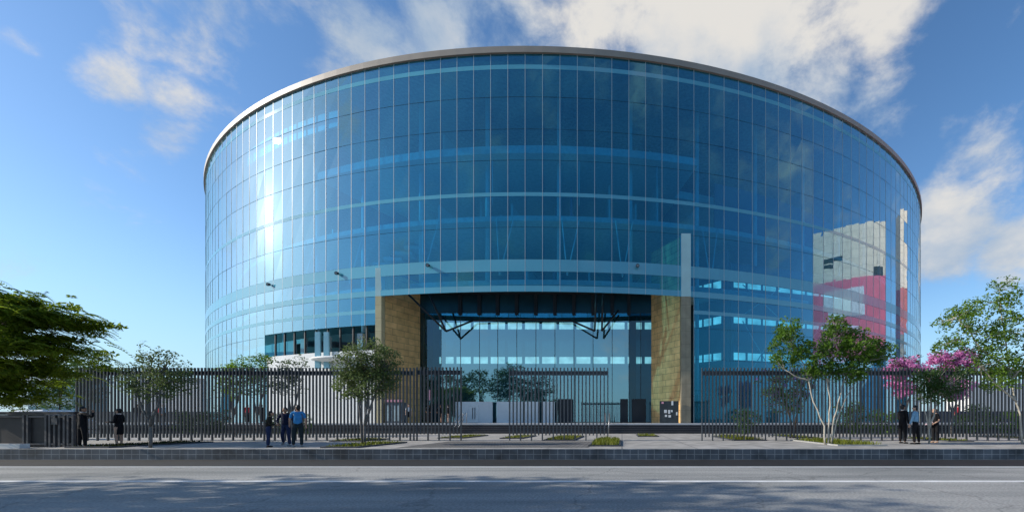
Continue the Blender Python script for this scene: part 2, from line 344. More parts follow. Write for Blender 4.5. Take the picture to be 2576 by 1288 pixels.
# columns and V braces
for k in range(-9, 11):
    a = k * 5 * DA + 2.1
    if abs(a) < 13:
        z0 = 15.2
    else: z0 = TZ
    mb = MB(); mb.tube([P(65.2, a, z0), P(65.2, a, 34.6)], .22, 10); mb.build('column', WHITE, arena)
for a in (-9.3, -2.6, 3.0, 7.6, 15.5, -16.8, -23):
    mb = MB(); mb.tube([P(67.6, a, 15.3), P(66.8, a + 1.0, 21.2)], .06, 6); mb.tube([P(67.6, a, 15.3), P(66.8, a - .5, 21.2)], .06, 6); mb.build('brace', WHITE, arena)
for a in (-6.1, -3.1, 4.0, 10.5):
    mb = MB(); mb.tube([P(67.9, a, 22.0), P(67.9, a, 26.3)], .05, 6); mb.build('hanger_rod', WHITE, arena)
rp = random.Random(3)
for z0, z1 in ((15.2, 21.1), (21.6, 27.5), (28.3, 34.6)):
    a = -46.0
    while a < 54:
        if rp.random() < .62 and not (z0 > 28 and not -21 < a < 14):
            ri, ro = rp.uniform(52, 55), rp.uniform(58, 63.5); A, B = P(ri, a, 0), P(ro, a, 0); dd = B - A
            mb = MB(); mb.box(((A.x + B.x) / 2, (A.y + B.y) / 2, (z0 + rp.uniform(z0 + 2.6, z1)) / 2 + .0), (dd.length, .2, 0.1), math.atan2(dd.y, dd.x))
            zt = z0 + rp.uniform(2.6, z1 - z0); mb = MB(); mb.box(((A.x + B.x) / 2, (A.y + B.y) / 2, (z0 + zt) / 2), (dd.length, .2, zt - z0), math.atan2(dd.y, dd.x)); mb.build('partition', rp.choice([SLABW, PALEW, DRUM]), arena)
        a += rp.uniform(1.6, 4.2)
# louvred bright stair flight behind the glass, left
q0, q1 = P(62.5, -17.4, 19.0), P(62.5, -12.2, 21.0)
mb = MB()
for k in range(5):
    c = q0.lerp(q1, k / 4); mb.box((c.x, c.y, c.z), (2.0, 1.6, .35), 0.15)
mb.build('stair_flight', WHITE, arena)
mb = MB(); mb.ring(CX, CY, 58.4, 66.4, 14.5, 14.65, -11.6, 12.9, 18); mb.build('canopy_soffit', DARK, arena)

# stone side walls of the entrance
def slab_wall(A, B, ztop, thick, name='stone_wall', ztop2=None):
    A, B = Vector((A[0], A[1], 0)), Vector((B[0], B[1], 0)); d = B - A; L = d.length; rz = math.atan2(d.y, d.x)
    mb = MB(); zt2 = ztop2 or ztop
    vs = [(0, 0, 0), (L, 0, 0), (L, thick, 0), (0, thick, 0), (0, 0, ztop - TZ), (L, 0, zt2 - TZ), (L, thick, zt2 - TZ), (0, thick, ztop - TZ)]
    mb.raw(vs, [(3, 2, 1, 0), (4, 5, 6, 7), (0, 1, 5, 4), (1, 2, 6, 5), (2, 3, 7, 6)], 0)
    mb.raw(vs, [(3, 0, 4, 7)], 1)
    o = mb.build(name, [STONE, STONEF], arena, loc=(A.x, A.y, TZ), rz=rz)
    return o
# inner faces; thickness grows away from the opening
sl = slab_wall((-22.9, 40.95), (-21.4, 44.9), 15.6, .55)
STONEP = mat('glass_tinted_stone', (.42, .62, .62), .6, .08, .6)  # upper wall ends: tint of the glass painted into the stone colour
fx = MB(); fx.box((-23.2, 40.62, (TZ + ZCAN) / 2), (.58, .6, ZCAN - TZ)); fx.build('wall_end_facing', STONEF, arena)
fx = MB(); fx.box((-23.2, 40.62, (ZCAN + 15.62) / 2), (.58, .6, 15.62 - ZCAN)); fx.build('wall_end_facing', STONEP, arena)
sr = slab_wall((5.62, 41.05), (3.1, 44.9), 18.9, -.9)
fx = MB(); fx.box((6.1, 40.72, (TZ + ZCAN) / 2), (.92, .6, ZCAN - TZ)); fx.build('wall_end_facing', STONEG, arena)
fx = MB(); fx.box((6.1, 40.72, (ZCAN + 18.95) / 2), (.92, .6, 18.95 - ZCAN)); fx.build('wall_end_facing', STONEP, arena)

# entrance: glazed screen and the window wall behind it
YG, YW = 45.0, 50.3
xs = [at(x, 900, YG).x for x in (1055, 1110, 1158, 1206, 1252, 1300, 1348, 1396, 1444, 1492, 1540, 1582, 1612, 1640)]
for a, b in zip(xs[:-1], xs[1:]):
    mb = MB(); j = rnd.uniform(-.012, .012)
    mb.face([(a + .03, YG + j, TZ + .02), (b - .03, YG - j, TZ + .02), (b - .03, YG - j, 12.5), (a + .03, YG + j, 12.5)])
    g = mb.build('entrance_pane', EDGEGL if a < xs[0] + .1 or a > xs[-3] - .1 else EGLASS, arena)
    m2 = MB(); m2.box((b, YG + .11, 6.7), (.05, .18, 11.6)); m2.build('mullion', DARKST, g)
for b in xs[2:-2]:
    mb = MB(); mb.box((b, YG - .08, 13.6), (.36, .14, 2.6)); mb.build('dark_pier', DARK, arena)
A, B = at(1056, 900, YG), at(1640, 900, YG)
mb = MB(); mb.box(((A.x + B.x) / 2, YG + .1, 13.72), (B.x - A.x, .16, 2.4)); mb.build('dark_reflection_panel', mat('dark_teal_reflection', (.012, .035, .045), .25, .3, .5, spec=.5), arena)  # opaque panel added to stand for the dark reflection above the panes
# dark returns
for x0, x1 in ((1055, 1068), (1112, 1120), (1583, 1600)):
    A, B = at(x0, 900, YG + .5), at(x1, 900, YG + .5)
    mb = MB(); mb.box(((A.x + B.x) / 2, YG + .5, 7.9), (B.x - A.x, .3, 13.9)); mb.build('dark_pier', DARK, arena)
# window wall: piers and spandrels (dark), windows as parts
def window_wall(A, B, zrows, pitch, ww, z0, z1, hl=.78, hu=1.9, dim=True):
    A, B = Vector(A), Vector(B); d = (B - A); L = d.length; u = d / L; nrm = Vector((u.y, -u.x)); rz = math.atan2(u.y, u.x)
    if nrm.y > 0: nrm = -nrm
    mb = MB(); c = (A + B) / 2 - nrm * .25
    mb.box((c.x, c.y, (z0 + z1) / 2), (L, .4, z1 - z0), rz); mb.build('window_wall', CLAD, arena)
    n = int(L / pitch)
    for k in range(n):
        p = A + u * (pitch * (k + .5) + (L - n * pitch) / 2)
        for z in zrows:
            w = MB(); q = p + nrm * .02
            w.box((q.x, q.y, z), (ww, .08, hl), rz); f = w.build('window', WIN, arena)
            if dim:
                w2 = MB(); w2.box((q.x, q.y, z + hl / 2 + .06 + hu / 2), (ww, .08, hu), rz); w2.build('pane', WINDIM, f)
window_wall((-22.5, YW), (5.2, YW), (8.27, 12.35), 2.03, 1.66, TZ, 16.6)
window_wall((8.0, 50.2), (11.6, 46.8), (8.27, 12.35, 16.3), 1.25, .95, TZ, 20.0, .8, 1.2, False)
window_wall((11.6, 46.8), (29.7, 52.3), (8.27, 12.35, 16.3), 2.0, 1.66, TZ, 18.6, .8, 1.2, False)
for k, (x, y) in enumerate(((11.75, 46.5),)):
    mb = MB(); mb.box((x + .4, y + .35, 9.4), (.3, .3, 18)); mb.build('corner_column', CLAD, arena)
# lattice bracing in front of the hall
for (x0, y0, x1, y1) in ((13.2, 5, 17.8, 12), (17.8, 5, 13.2, 12), (18.5, 5, 23, 12), (23, 5, 18.5, 12), (13.2, 12.6, 17.8, 16), (17.8, 12.6, 13.2, 16)):
    f = lambda x: 46.8 + (x - 11.6) * .304 - .9
    mb = MB(); mb.tube([(x0, f(x0), y0), (x1, f(x1), y1)], .05, 6); mb.build('brace', WHITE, arena)
# upper openings on the right
for k in range(10):
    a = 21.2 + k * 1.55
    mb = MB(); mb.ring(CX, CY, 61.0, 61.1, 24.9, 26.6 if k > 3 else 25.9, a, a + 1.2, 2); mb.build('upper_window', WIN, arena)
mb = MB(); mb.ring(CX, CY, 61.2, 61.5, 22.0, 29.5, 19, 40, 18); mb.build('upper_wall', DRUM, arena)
# dark steel V struts below the canopy
for fx_, fy_, tops in ((1122, 833, ((1028, 741, 41.6), (1080, 741, 42.2), (1190, 806, 44.3))), (1496, 832, ((1500, 738, 42.0), (1436, 806, 44.3))), (1514, 832, ((1517, 738, 42.2), (1556, 780, 44.0)))):
    foot = at(fx_, fy_, 43.0)
    for (tx, ty, Y) in tops:
        t_ = at(tx, ty, Y); t_.z = min(t_.z, 14.6)
        mb = MB(); mb.tube([foot, t_], .10, 8); mb.build('strut', DARKST, arena)
mb = MB(); L_, R2 = at(1118, 832, 43.0), at(1508, 832, 43.0)
mb.tube([at(1190, 806, 44.3), at(1315, 803, 44.3), at(1436, 806, 44.3)], .1, 8); mb.build('truss_chord', DARKST, arena)
# white low screens, doors and dark openings at the foot of the entrance
for x0, x1 in ((1146, 1240), (1249, 1316), (1320, 1358), (1362, 1396)):
    A, B = at(x0, 1005, 44.4), at(x1, 1005, 44.4)
    mb = MB(); mb.box(((A.x + B.x) / 2, 44.4, (TZ + 3.1) / 2), (B.x - A.x - .06, .12, 3.1 - TZ)); s_ = mb.build('white_screen', DOORW, arena)
    if x0 == 1146:
        A = at(1192, 1040, 44.3); mb = MB(); mb.box((A.x, 44.31, TZ + .95), (1.0, .06, 1.8)); dr = mb.build('door', WHITE, s_)
        for dx in (-.12, .12):
            mb = MB(); mb.box((A.x + dx, 44.25, TZ + 1.0), (.04, .05, 1.2)); mb.build('handle', DARKST, dr)
for x0, x1 in ((1404, 1440), (1560, 1580), (1590, 1625)):
    A, B = at(x0, 1005, 44.6), at(x1, 1005, 44.6)
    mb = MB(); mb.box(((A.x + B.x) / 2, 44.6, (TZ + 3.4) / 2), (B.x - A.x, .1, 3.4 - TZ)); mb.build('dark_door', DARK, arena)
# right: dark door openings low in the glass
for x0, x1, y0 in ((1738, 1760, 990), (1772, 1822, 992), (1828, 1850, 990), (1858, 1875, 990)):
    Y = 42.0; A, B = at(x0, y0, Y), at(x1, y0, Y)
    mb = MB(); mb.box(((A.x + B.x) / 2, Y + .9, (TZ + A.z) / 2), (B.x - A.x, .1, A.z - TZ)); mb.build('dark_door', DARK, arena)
# left: pale lining behind the glass, open window band, white base wall
mb = MB(); mb.ring(CX, CY, 66.8, 67.0, TZ, 10.2, -52, -25.0, 24); mb.build('pale_lining', PALEW, arena)
mb = MB(); mb.ring(CX, CY, RR - .5, RR - .1, TZ, 7.9, -19 * DA, -9 * DA, 16); mb.build('base_wall', PALEW, arena)
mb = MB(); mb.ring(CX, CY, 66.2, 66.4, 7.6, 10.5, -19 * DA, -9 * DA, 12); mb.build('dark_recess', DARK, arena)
for k in range(-18, -9):
    a = k * DA; mb = MB(); mb.ring(CX, CY, RR - .3, RR - .15, 7.9, 10.25, a - .05, a + .05, 1); mb.build('window_post', DARKST, arena)
for a in (-23.6, -20.2, -16.2):
    mb = MB(); mb.ring(CX, CY, 67.0, 67.3, 7.9, 10.2, a, a + .6, 2); mb.build('pale_pier', PALEW, arena)
# pale canopy disc at the side entrance on the left
c_ = at(850, 900, 40.8); mb = MB(); mb.ell((c_.x, c_.y + 1.2, c_.z), (3.4, 1.9, .32), 24, 8); mb.build('side_canopy', WHITE, arena)
for x, y in ((800, 880), (822, 880)):
    A = at(x, y, 41.6); mb = MB(); mb.box((A.x, A.y, 8.0), (.5, .2, 3.6)); mb.build('blue_pane', BLUEP, arena)

# floodlights on the belt
for (x, y, lab) in ((676, 715, 'small black floodlight clamped to the glass belt, far left of the four'), (848, 687, 'small black floodlight on the glass belt above the open window band'),
               (1077, 667, 'small black floodlight on the glass belt above the left stone wall'), (1604, 668, 'small black floodlight on the glass belt left of the tall stone wall')):
    d = at(x, y, 1) - Vector((0, 0, EYE)); vx = d.x
    A_ = vx * vx + 1; B_ = -2 * (vx * CX + CY); C_ = CX * CX + CY * CY - (RR + .22) ** 2
    Y = (-B_ - math.sqrt(B_ * B_ - 4 * A_ * C_)) / 2 / A_; p = at(x, y, Y)
    r = empty('floodlight', p, lab, 'floodlight', 'floodlights on the arena belt')
    mb = MB(); mb.tube([p + Vector((0, -.16, -.05)), p + Vector((0, .12, .02))], [.17, .13], 12); mb.build('lamp_body', DARKST, r)
    mb = MB(); mb.tube([p + Vector((0, -.175, -.052)), p + Vector((0, -.165, -.051))], [.12, .12], 12); mb.build('lens', mat('lamp_lens', (.12, .14, .16), .2) if 'lamp_lens' not in MATS else MATS['lamp_lens'], r)
    mb = MB(); mb.box((p.x, p.y + .14, p.z), (.05, .14, .05)); mb.build('bracket', DARKST, r)

# signs and notices
PINK = mat('pink_sign_paint', (.75, .35, .42), .5, .1); CRIM = mat('crimson_paint', (.64, .11, .19), .6, .15, .3)
p = at(1080, 1105, 1); p = at(1092, 1005, 40.9)
o = MB(); q = at(1079, 995, 41.0); o.box((q.x, q.y, 3.6), (.22, .1, 1.0)); tag(o.build('hanging_sign', PINK), 'small upright pale pink sign hanging in the entrance behind the left fence', 'sign')
A, B = at(968, 1003, 40.2), at(1008, 1003, 40.2)
r = empty('ticket_kiosk', ((A.x + B.x) / 2, 40.2, TZ), 'small kiosk with pale red header at the foot of the left stone wall', 'kiosk')
kx = (A.x + B.x) / 2
mb = MB(); mb.box((kx, 40.9, TZ + 1.0), (1.5, 1.0, 2.0)); mb.build('kiosk_body', mat('kiosk_grey', (.12, .14, .16), .5), r)
mb = MB(); mb.box((kx, 40.33, TZ + 2.12), (1.56, .14, .22)); mb.build('kiosk_header', PINK, r)
for dx in (-.5, 0, .5):
    mb = MB(); mb.box((kx + dx, 40.36, TZ + .95), (.34, .05, 1.5)); mb.build('kiosk_window', mat('kiosk_glass', (.4, .5, .52), .2) if 'kiosk_glass' not in MATS else MATS['kiosk_glass'], r)
A, B = at(1658, 1003, 40.9), at(1705, 1003, 40.9); kx = (A.x + B.x) / 2
r = empty('notice_board', (kx, 40.8, TZ), 'dark notice board with pale paper notices leaning at the foot of the right stone wall', 'notice board')
W_ = B.x - A.x
mb = MB(); mb.box((kx, 40.3, TZ + 1.05), (W_, .08, 2.1)); mb.build('board', mat('slate_board', (.035, .045, .05), .5), r)
mb = MB()
for dx, dz, ww, hh in ((-.35, 1.12, .26, .3), (.0, 1.08, .2, .36), (.25, 1.15, .16, .2), (-.3, .7, .2, .2), (.05, .66, .24, .22), (.72, .9, .14, .3)):
    mb.box((kx + dx, 40.25, TZ + dz), (ww, .02, hh))
mb.build('notices', WHITE, r)
mb = MB(); mb.box((kx - .62, 40.25, TZ + 1.93), (.2, .02, .16)); mb.build('red_notice', PINK, r)
mb = MB(); mb.box((kx + .3, 40.25, TZ + 1.9), (.18, .02, .4)); mb.build('white_notice', WHITE, r)
# stair handrails
for x, lab in ((1150, 'thin metal stair handrail at the right end of the left fence'), (1522, 'thin metal stair handrail behind the right end of the middle gate')):
    X = at(x, 1060, 37).x; r = MB()
    for dx in (0, .35):
        r.tube([(X + dx, SY0 - .1, .0), (X + dx, SY0 - .1, .9), (X + dx, SY0 + 1.5, TZ + .9), (X + dx, SY0 + 1.9, TZ + .9), (X + dx, SY0 + 1.9, TZ)], .03, 6)
        r.tube([(X + dx, SY0 - .1, .5), (X + dx, SY0 + 1.5, TZ + .5)], .02, 6)
    tag(r.build('handrail', mat('rail_metal', (.35, .36, .37), .35, .1, metal=.7) if 'rail_metal' not in MATS else MATS['rail_metal']), lab, 'handrail')

# ------------------------------------------------------------------ fence
def fence(name, x0, x1, Y, n, zt, zs, lab, cat, grp=None, phase=0, double=False):
    A, B = at(x0, 1000, Y).x, at(x1, 1000, Y).x
    r = empty(name, (A, Y, 0), lab, cat, grp)
    mb = MB(); mb.box(((A + B) / 2, Y + .075, zt - .29), (B - A, .06, .24)); mb.build('rail', BAR, r)
    mb = MB(); mb.box(((A + B) / 2, Y + .07, .62), (B - A, .04, .05)); mb.build('rail', BAR, r)
    proto = {}
    for k in range(n):
        long_ = (k + phase) % 3 == 0 or k == n - 1
        x = A + (B - A) * k / (n - 1)
        if long_ not in proto:
            m = MB(); zb = 0 if long_ else zs
            m.box((0, 0, (zt + zb) / 2), (.062, .085, zt - zb)); o = m.build('picket', BAR, r, loc=(x, Y, 0)); proto[long_] = o
        else:
            o = proto[long_].copy(); COL.objects.link(o); o.parent = r; o.location = (x - A, 0, 0)
    return r
FY = 23.5
fence('bar_fence', 193, 1041, FY, 98, 4.04, .17, 'long left run of dark vertical bar fence behind the small grey tree', 'fence', 'dark bar fence')
fence('bar_gate', 1049, 1160, FY + .05, 13, 4.08, .36, 'narrow bar gate leaf at the right end of the left fence', 'gate')
fence('bar_gate', 1282, 1529, FY, 28, 4.04, .30, 'free standing middle bar gate panel in front of the entrance', 'gate')
fence('bar_fence', 1766, 2600, FY, 95, 4.04, .2, 'long right run of dark vertical bar fence behind the pale trunked tree', 'fence', 'dark bar fence')

# ------------------------------------------------------------------ vegetation
def leaf_cloud(mb, c, r, n, size, rg, shell=.45, droop=0.0, mi=0):
    for _ in range(n):
        while True:
            q = Vector((rg.uniform(-1, 1), rg.uniform(-1, 1), rg.uniform(-1, 1)))
            if shell < q.length <= 1 or (q.length <= 1 and rg.random() < .35): break
        p = Vector(c) + Vector((q.x * r[0], q.y * r[1], q.z * r[2]))
        s = size * rg.uniform(.6, 1.3)
        d = Vector((rg.gauss(0, 1), rg.gauss(0, 1), rg.gauss(0, .6) - droop)).normalized()
        u = d.cross(Vector((rg.gauss(0, 1), rg.gauss(0, 1), rg.gauss(0, 1)))).normalized()
        w = d.cross(u)
        mb.face([p - d * s, p + u * s * .45 + w * s * .1, p + d * s, p - u * s * .45 + w * s * .1], mi)
def tree(name, base, stems, blobs, lab, leafm, barkm, seed, leaf=.09, dens=900, clump=.42, cat='tree', group=None, droop=.3, flowers=None, stem_r=.07, sub=9, flat=.75):
    """base: ground point; stems: list of polylines (world); blobs: crown ellipsoids (centre, radii)"""
    rg = random.Random(seed)
    r = empty(name, base, lab, cat, group)
    tk = MB(); cr = MB(); fl = MB()
    tips = []
    for st in stems:
        pts = [Vector(p) for p in st]; fine = []
        for a, b in zip(pts[:-1], pts[1:]):
            for k in range(3):
                q = a.lerp(b, k / 3); fine.append(q + Vector((rg.uniform(-1, 1), rg.uniform(-1, 1), 0)) * (.03 if k else 0))
        fine.append(pts[-1]); n = len(fine)
        tk.tube(fine, [stem_r * (1 - .72 * i / (n - 1)) for i in range(n)], 8)
        tips.append(fine)
    for (c, rad) in blobs:
        c = Vector(c); vol = rad[0] * rad[1] * rad[2]
        nc = max(4, int(sub * (vol ** (2 / 3)) / (clump ** 2)))
        for _ in range(nc):
            while True:
                q = Vector((rg.uniform(-1, 1), rg.uniform(-1, 1), rg.uniform(-1, 1)))
                if .35 < q.length <= 1.0: break
            p = c + Vector((q.x * rad[0], q.y * rad[1], q.z * rad[2]))
            cs = clump * rg.uniform(.5, 1.15)
            leaf_cloud(cr, p, (cs, cs, cs * flat), int(dens * cs * cs * cs / (clump ** 3) * .04) + 8, leaf, rg, .2, droop)
            if rg.random() < .55:
                best = min((f for t in tips for f in t[len(t) // 2:]), key=lambda f: (f - p).length)
                mid = best.lerp(p, .5) + Vector((0, 0, -.08 * (p - best).length))
                tk.tube([best, mid, p], [stem_r * .26, stem_r * .16, .006], 5, cap=False)
            if flowers and rg.random() < flowers[1]:
                leaf_cloud(fl, p + Vector((rg.uniform(-.2, .2), -.2, rg.uniform(-.1, .3))), (cs * .8, cs * .8, cs * .5), flowers[2], leaf * .8, rg, 0, 0)
    tk.build('trunk', barkm, r); cr.build('crown', leafm, r)
    if flowers and fl.f: fl.build('blossom', flowers[0], r)
    return r
def blob(x0, x1, y0, y1, Y, dy=None):
    a, b = at(x0, y1, Y), at(x1, y0, Y)
    rx, rz = (b.x - a.x) / 2, (b.z - a.z) / 2
    return (((a.x + b.x) / 2, Y, (a.z + b.z) / 2), (rx, dy or rx * .9, rz))
L_OLIVE = leaf_mat('olive_grey_leaf', (.05, .08, .025), (.20, .27, .085), .42)
L_DARK = leaf_mat('dark_green_leaf', (.02, .055, .016), (.09, .17, .035), .4)
L_MID = leaf_mat('fresh_green_leaf', (.04, .10, .012), (.17, .31, .03), .48)
L_BRI = leaf_mat('bright_green_leaf', (.06, .13, .012), (.22, .36, .04), .48)
L_PINK = leaf_mat('pink_petal', (.48, .12, .37), (.80, .36, .64), .35, 4)
L_PURP = leaf_mat('violet_petal', (.09, .05, .22), (.26, .15, .50), .35, 4)
L_FEATH = leaf_mat('feathery_leaf', (.035, .085, .007), (.33, .43, .03), .55, .9)

def G(x, y=None, Y=None):
    q = at(x, 1100, Y); return Vector((q.x, Y, 0))
# small grey tree, left pavement
Y = 17.5; b = G(378, Y=Y)
tree('young_tree', b, [[b, at(378, 1068, Y), at(352, 1010, Y + .1), at(335, 950, Y)], [at(378, 1070, Y), at(398, 1020, Y - .2), at(415, 930, Y)], [at(372, 1050, Y), at(375, 960, Y + .5), at(385, 900, Y + .3)]],
     [blob(292, 372, 905, 985, Y), blob(345, 420, 870, 950, Y), blob(385, 470, 885, 985, Y), blob(330, 440, 935, 1010, Y), blob(410, 478, 920, 1000, Y, .5)],
     'small airy grey-green tree on the left pavement beside the woman in black', L_OLIVE, BARKG, 11, leaf=.055, dens=380, clump=.26, sub=6.0, stem_r=.06)
# dense olive tree
Y = 19.3; b = G(917, Y=Y)
tree('young_tree', b, [[b, at(920, 1040, Y), at(925, 990, Y), at(915, 930, Y)], [b + Vector((-.25, .3, 0)), at(906, 1040, Y), at(903, 985, Y), at(870, 930, Y)], [at(918, 1070, Y), at(940, 1000, Y), at(970, 930, Y)]],
     [blob(840, 940, 875, 975, Y), blob(880, 990, 852, 960, Y), blob(930, 1012, 870, 985, Y), blob(860, 985, 930, 1010, Y), blob(845, 900, 930, 1000, Y, .5)],
     'dense round-crowned olive tree with twisted stems in front of the left stone wall', L_OLIVE, BARKG, 12, leaf=.06, dens=700, clump=.3, sub=9, stem_r=.06)
# three young trees behind the fence
for k, (x0, x1, y0, xb, lm, lab) in enumerate(((545, 628, 897, 588, L_BRI, 'bright yellow-green young tree behind the fence, left of the three'), (600, 690, 885, 648, L_MID, 'green young tree behind the fence, middle of the three'),
                                         (692, 775, 890, 735, L_DARK, 'dark green young tree behind the fence above the man in blue'))):
    Y = 29.0 + k * .8; b = G(xb, Y=Y)
    tree('young_tree', b, [[b, at(xb - 3, 1040, Y), at(xb - 10, 990, Y), at(xb - 14, 930, Y)], [at(xb - 2, 1050, Y), at(xb + 14, 990, Y), at(xb + 18, 930, Y)]],
         [blob(x0, x1 - 20, y0 + 15, y0 + 85, Y), blob(x0 + 25, x1, y0, y0 + 75, Y), blob(x0 + 8, x1 - 8, y0 + 55, y0 + 110, Y)], lab, lm, BARKG, 20 + k, leaf=.085, dens=420, clump=.4, sub=6.5, group='young trees behind the left fence')
# pale multi-stem tree, right
Y = 19.6; b = G(2086, Y=Y)
tree('multi_stem_tree', b, [[b + Vector((-.2, 0, 0)), at(2074, 1070, Y), at(2046, 1010, Y), at(2034, 955, Y), at(2022, 915, Y), at(2000, 880, Y)],
                            [b + Vector((-.05, 0, 0)), at(2086, 1060, Y), at(2088, 1000, Y), at(2078, 940, Y), at(2085, 880, Y), at(2100, 830, Y)],
                            [b + Vector((.08, 0, 0)), at(2098, 1050, Y), at(2112, 1000, Y), at(2122, 960, Y), at(2150, 900, Y)],
                            [b + Vector((.15, .1, 0)), at(2104, 1060, Y), at(2128, 1000, Y), at(2152, 960, Y + .3)],
                            [at(2034, 955, Y), at(2005, 948, Y), at(1975, 930, Y)], [at(2086, 960, Y), at(2062, 930, Y), at(2050, 880, Y)]],
     [blob(1935, 2030, 830, 925, Y), blob(1955, 2010, 800, 860, Y, .7), blob(2000, 2100, 850, 955, Y), blob(2060, 2150, 815, 915, Y), blob(2085, 2130, 790, 840, Y, .6), blob(2120, 2215, 820, 925, Y), blob(2090, 2180, 900, 975, Y), blob(2190, 2238, 850, 920, Y, .7)],
     'multi-stem tree with pale smooth trunks and leafy green crown on the right pavement', L_MID, BARKP, 31, leaf=.075, dens=640, clump=.29, sub=8.5, stem_r=.045)
# violet flowering tree behind it
Y = 27; b = G(1988, Y=Y)
tree('flowering_tree', b, [[b, at(1990, 1060, Y), at(1975, 1010, Y), at(1950, 960, Y)], [b + Vector((.2, 0, 0)), at(2003, 1050, Y), at(2012, 1000, Y), at(2025, 950, Y)]],
     [blob(1900, 1985, 925, 1005, Y), blob(1960, 2060, 920, 1010, Y), blob(1930, 2030, 985, 1045, Y)], 'dark small tree with violet blossom behind the pale trunked tree', L_DARK, BARKD, 33, leaf=.085, dens=420, clump=.38, sub=6, flowers=(L_PURP, .25, 22))
# pink blossom trees behind the fence
for k, (x0, x1, y0, y1, xb, lab) in enumerate(((2225, 2318, 893, 960, 2272, 'pink blossoming tree behind the fence just right of the glass drum'), (2330, 2455, 876, 965, 2395, 'larger pink blossoming tree behind the fence under the far right tree'))):
    Y = 31 + k; b = G(xb, Y=Y)
    tree('blossom_tree', b, [[b, at(xb, 1040, Y), at(xb - 20, 970, Y), at(xb - 30, 930, Y)], [at(xb, 1050, Y), at(xb + 22, 980, Y), at(xb + 35, 920, Y)]],
         [blob(x0, (x0 + x1) / 2 + 12, y0 + 12, y1, Y), blob((x0 + x1) / 2 - 12, x1, y0, y1 - 12, Y), blob(x0 + 15, x1 - 15, y1 - 25, y1 + 40, Y)], lab, L_PINK, BARKG, 40 + k, leaf=.12, dens=900, clump=.40, sub=7.5, flowers=(L_DARK, .35, 12))
# dark small tree behind the right-hand group
Y = 20.6; b = G(2337, Y=Y)
tree('young_tree', b, [[b, at(2337, 1075, Y), at(2325, 1030, Y), at(2315, 970, Y)], [at(2337, 1078, Y), at(2352, 1030, Y), at(2375, 970, Y)], [at(2337, 1072, Y), at(2340, 1020, Y), at(2345, 960, Y)]],
     [blob(2290, 2360, 925, 1000, Y), blob(2330, 2430, 918, 995, Y), blob(2310, 2400, 950, 1018, Y)], 'low dark green tree rising behind the three people on the right', L_DARK, BARKP, 44, leaf=.065, dens=620, clump=.28, sub=7, stem_r=.05)
# far right tree
Y = 20.2; b = G(2572, Y=Y)
tree('leafy_tree', b, [[b, at(2566, 1040, Y), at(2550, 990, Y), at(2535, 900, Y), at(2520, 800, Y), at(2515, 730, Y)], [at(2558, 1010, Y), at(2500, 960, Y), at(2450, 900, Y), at(2410, 850, Y)], [at(2540, 930, Y), at(2470, 880, Y), at(2430, 820, Y), at(2400, 800, Y)], [at(2548, 950, Y), at(2600, 880, Y), at(2620, 800, Y)]],
     [blob(2480, 2570, 705, 790, Y), blob(2360, 2450, 778, 840, Y, 1), blob(2420, 2530, 800, 890, Y), blob(2500, 2640, 770, 880, Y), blob(2345, 2420, 845, 890, Y, .8), blob(2440, 2560, 870, 950, Y), blob(2550, 2680, 860, 960, Y), blob(2470, 2550, 930, 985, Y, .8), blob(2400, 2470, 750, 800, Y, .7)],
     'tall open tree with bright leaves and pale trunk at the right edge of the frame', L_BRI, BARKP, 46, leaf=.08, dens=480, clump=.34, sub=7, stem_r=.05)
# big feathery tree at the left edge: layered drooping sprays
def feathery(base, sprays, lab, seed):
    rg = random.Random(seed); r = empty('feathery_tree', base, lab, 'tree')
    tk = MB(); cr = MB(); b = Vector(base); top = b + Vector((.4, 0, 4.6))
    tk.tube([b, b + Vector((.1, 0, 2)), top], [.3, .24, .18], 10)
    for (c, L, dirx, n) in sprays:
        c = Vector(c)
        tk.tube([top + Vector((0, 0, -rg.uniform(.2, 1.6))), top.lerp(c, .5) + Vector((0, 0, .4)), c], [.12, .08, .02], 6)
        for _ in range(int(n * .13)):
            o = c + Vector((rg.gauss(0, .5) * L, rg.gauss(0, .8), rg.gauss(-.1, .22)))
            leaf_cloud(cr, o, (.45, .45, .16), 70, .10, rg, 0, .7)
        for _ in range(int(n * 1.25)):
            o = c + Vector((rg.gauss(0, .55) * L, rg.gauss(0, .8), rg.gauss(0, .24)))
            d = Vector((dirx + rg.gauss(0, .5), rg.gauss(0, .8), rg.uniform(-.25, .25))).normalized()
            ln = rg.uniform(.4, .8)
            for k in range(9):
                t = k / 8; p = o + d * ln * t + Vector((0, 0, -.55 * ln * t * t))
                for sgn in (-1, 1):
                    s = d.cross(Vector((0, 0, 1))) * sgn; q = (s * .8 + d * .5 + Vector((0, 0, -.35))).normalized() * .19 * (1.15 - .5 * t)
                    w = d * .036
                    cr.face([p - w, p + q * .5 + w * .8, p + q, p + q * .5 - w * 1.2])
    tk.build('trunk', BARKD, r); cr.build('crown', L_FEATH, r)
    return r
Y = 19.0
def S(x, y, L, d, n, dY=0): return (at(x, y, Y + dY), L, d, n)
feathery(at(-110, 1100, Y) * 1 + Vector((0, 0, -at(-110, 1100, Y).z)),
         [S(20, 765, 1.6, .5, 190), S(-60, 745, 1.6, .2, 150, -1), S(90, 800, 1.1, .8, 130), S(140, 797, .7, 1.0, 90), S(158, 797, .3, 1.0, 40), S(60, 850, 1.5, .5, 170), S(-20, 860, 1.6, .2, 200, -1), S(125, 868, .9, .8, 60, .5), S(130, 862, .4, 1, 20),
          S(40, 920, 1.3, .4, 170), S(-40, 950, 1.4, .2, 170), S(120, 925, .7, .6, 40, 1.5), S(20, 990, 1.0, .4, 120), S(-60, 800, 1.8, .2, 160, 1), S(165, 890, .4, .4, 22, 2)],
         'big feathery tree with layered drooping sprays at the left edge of the frame', 5)
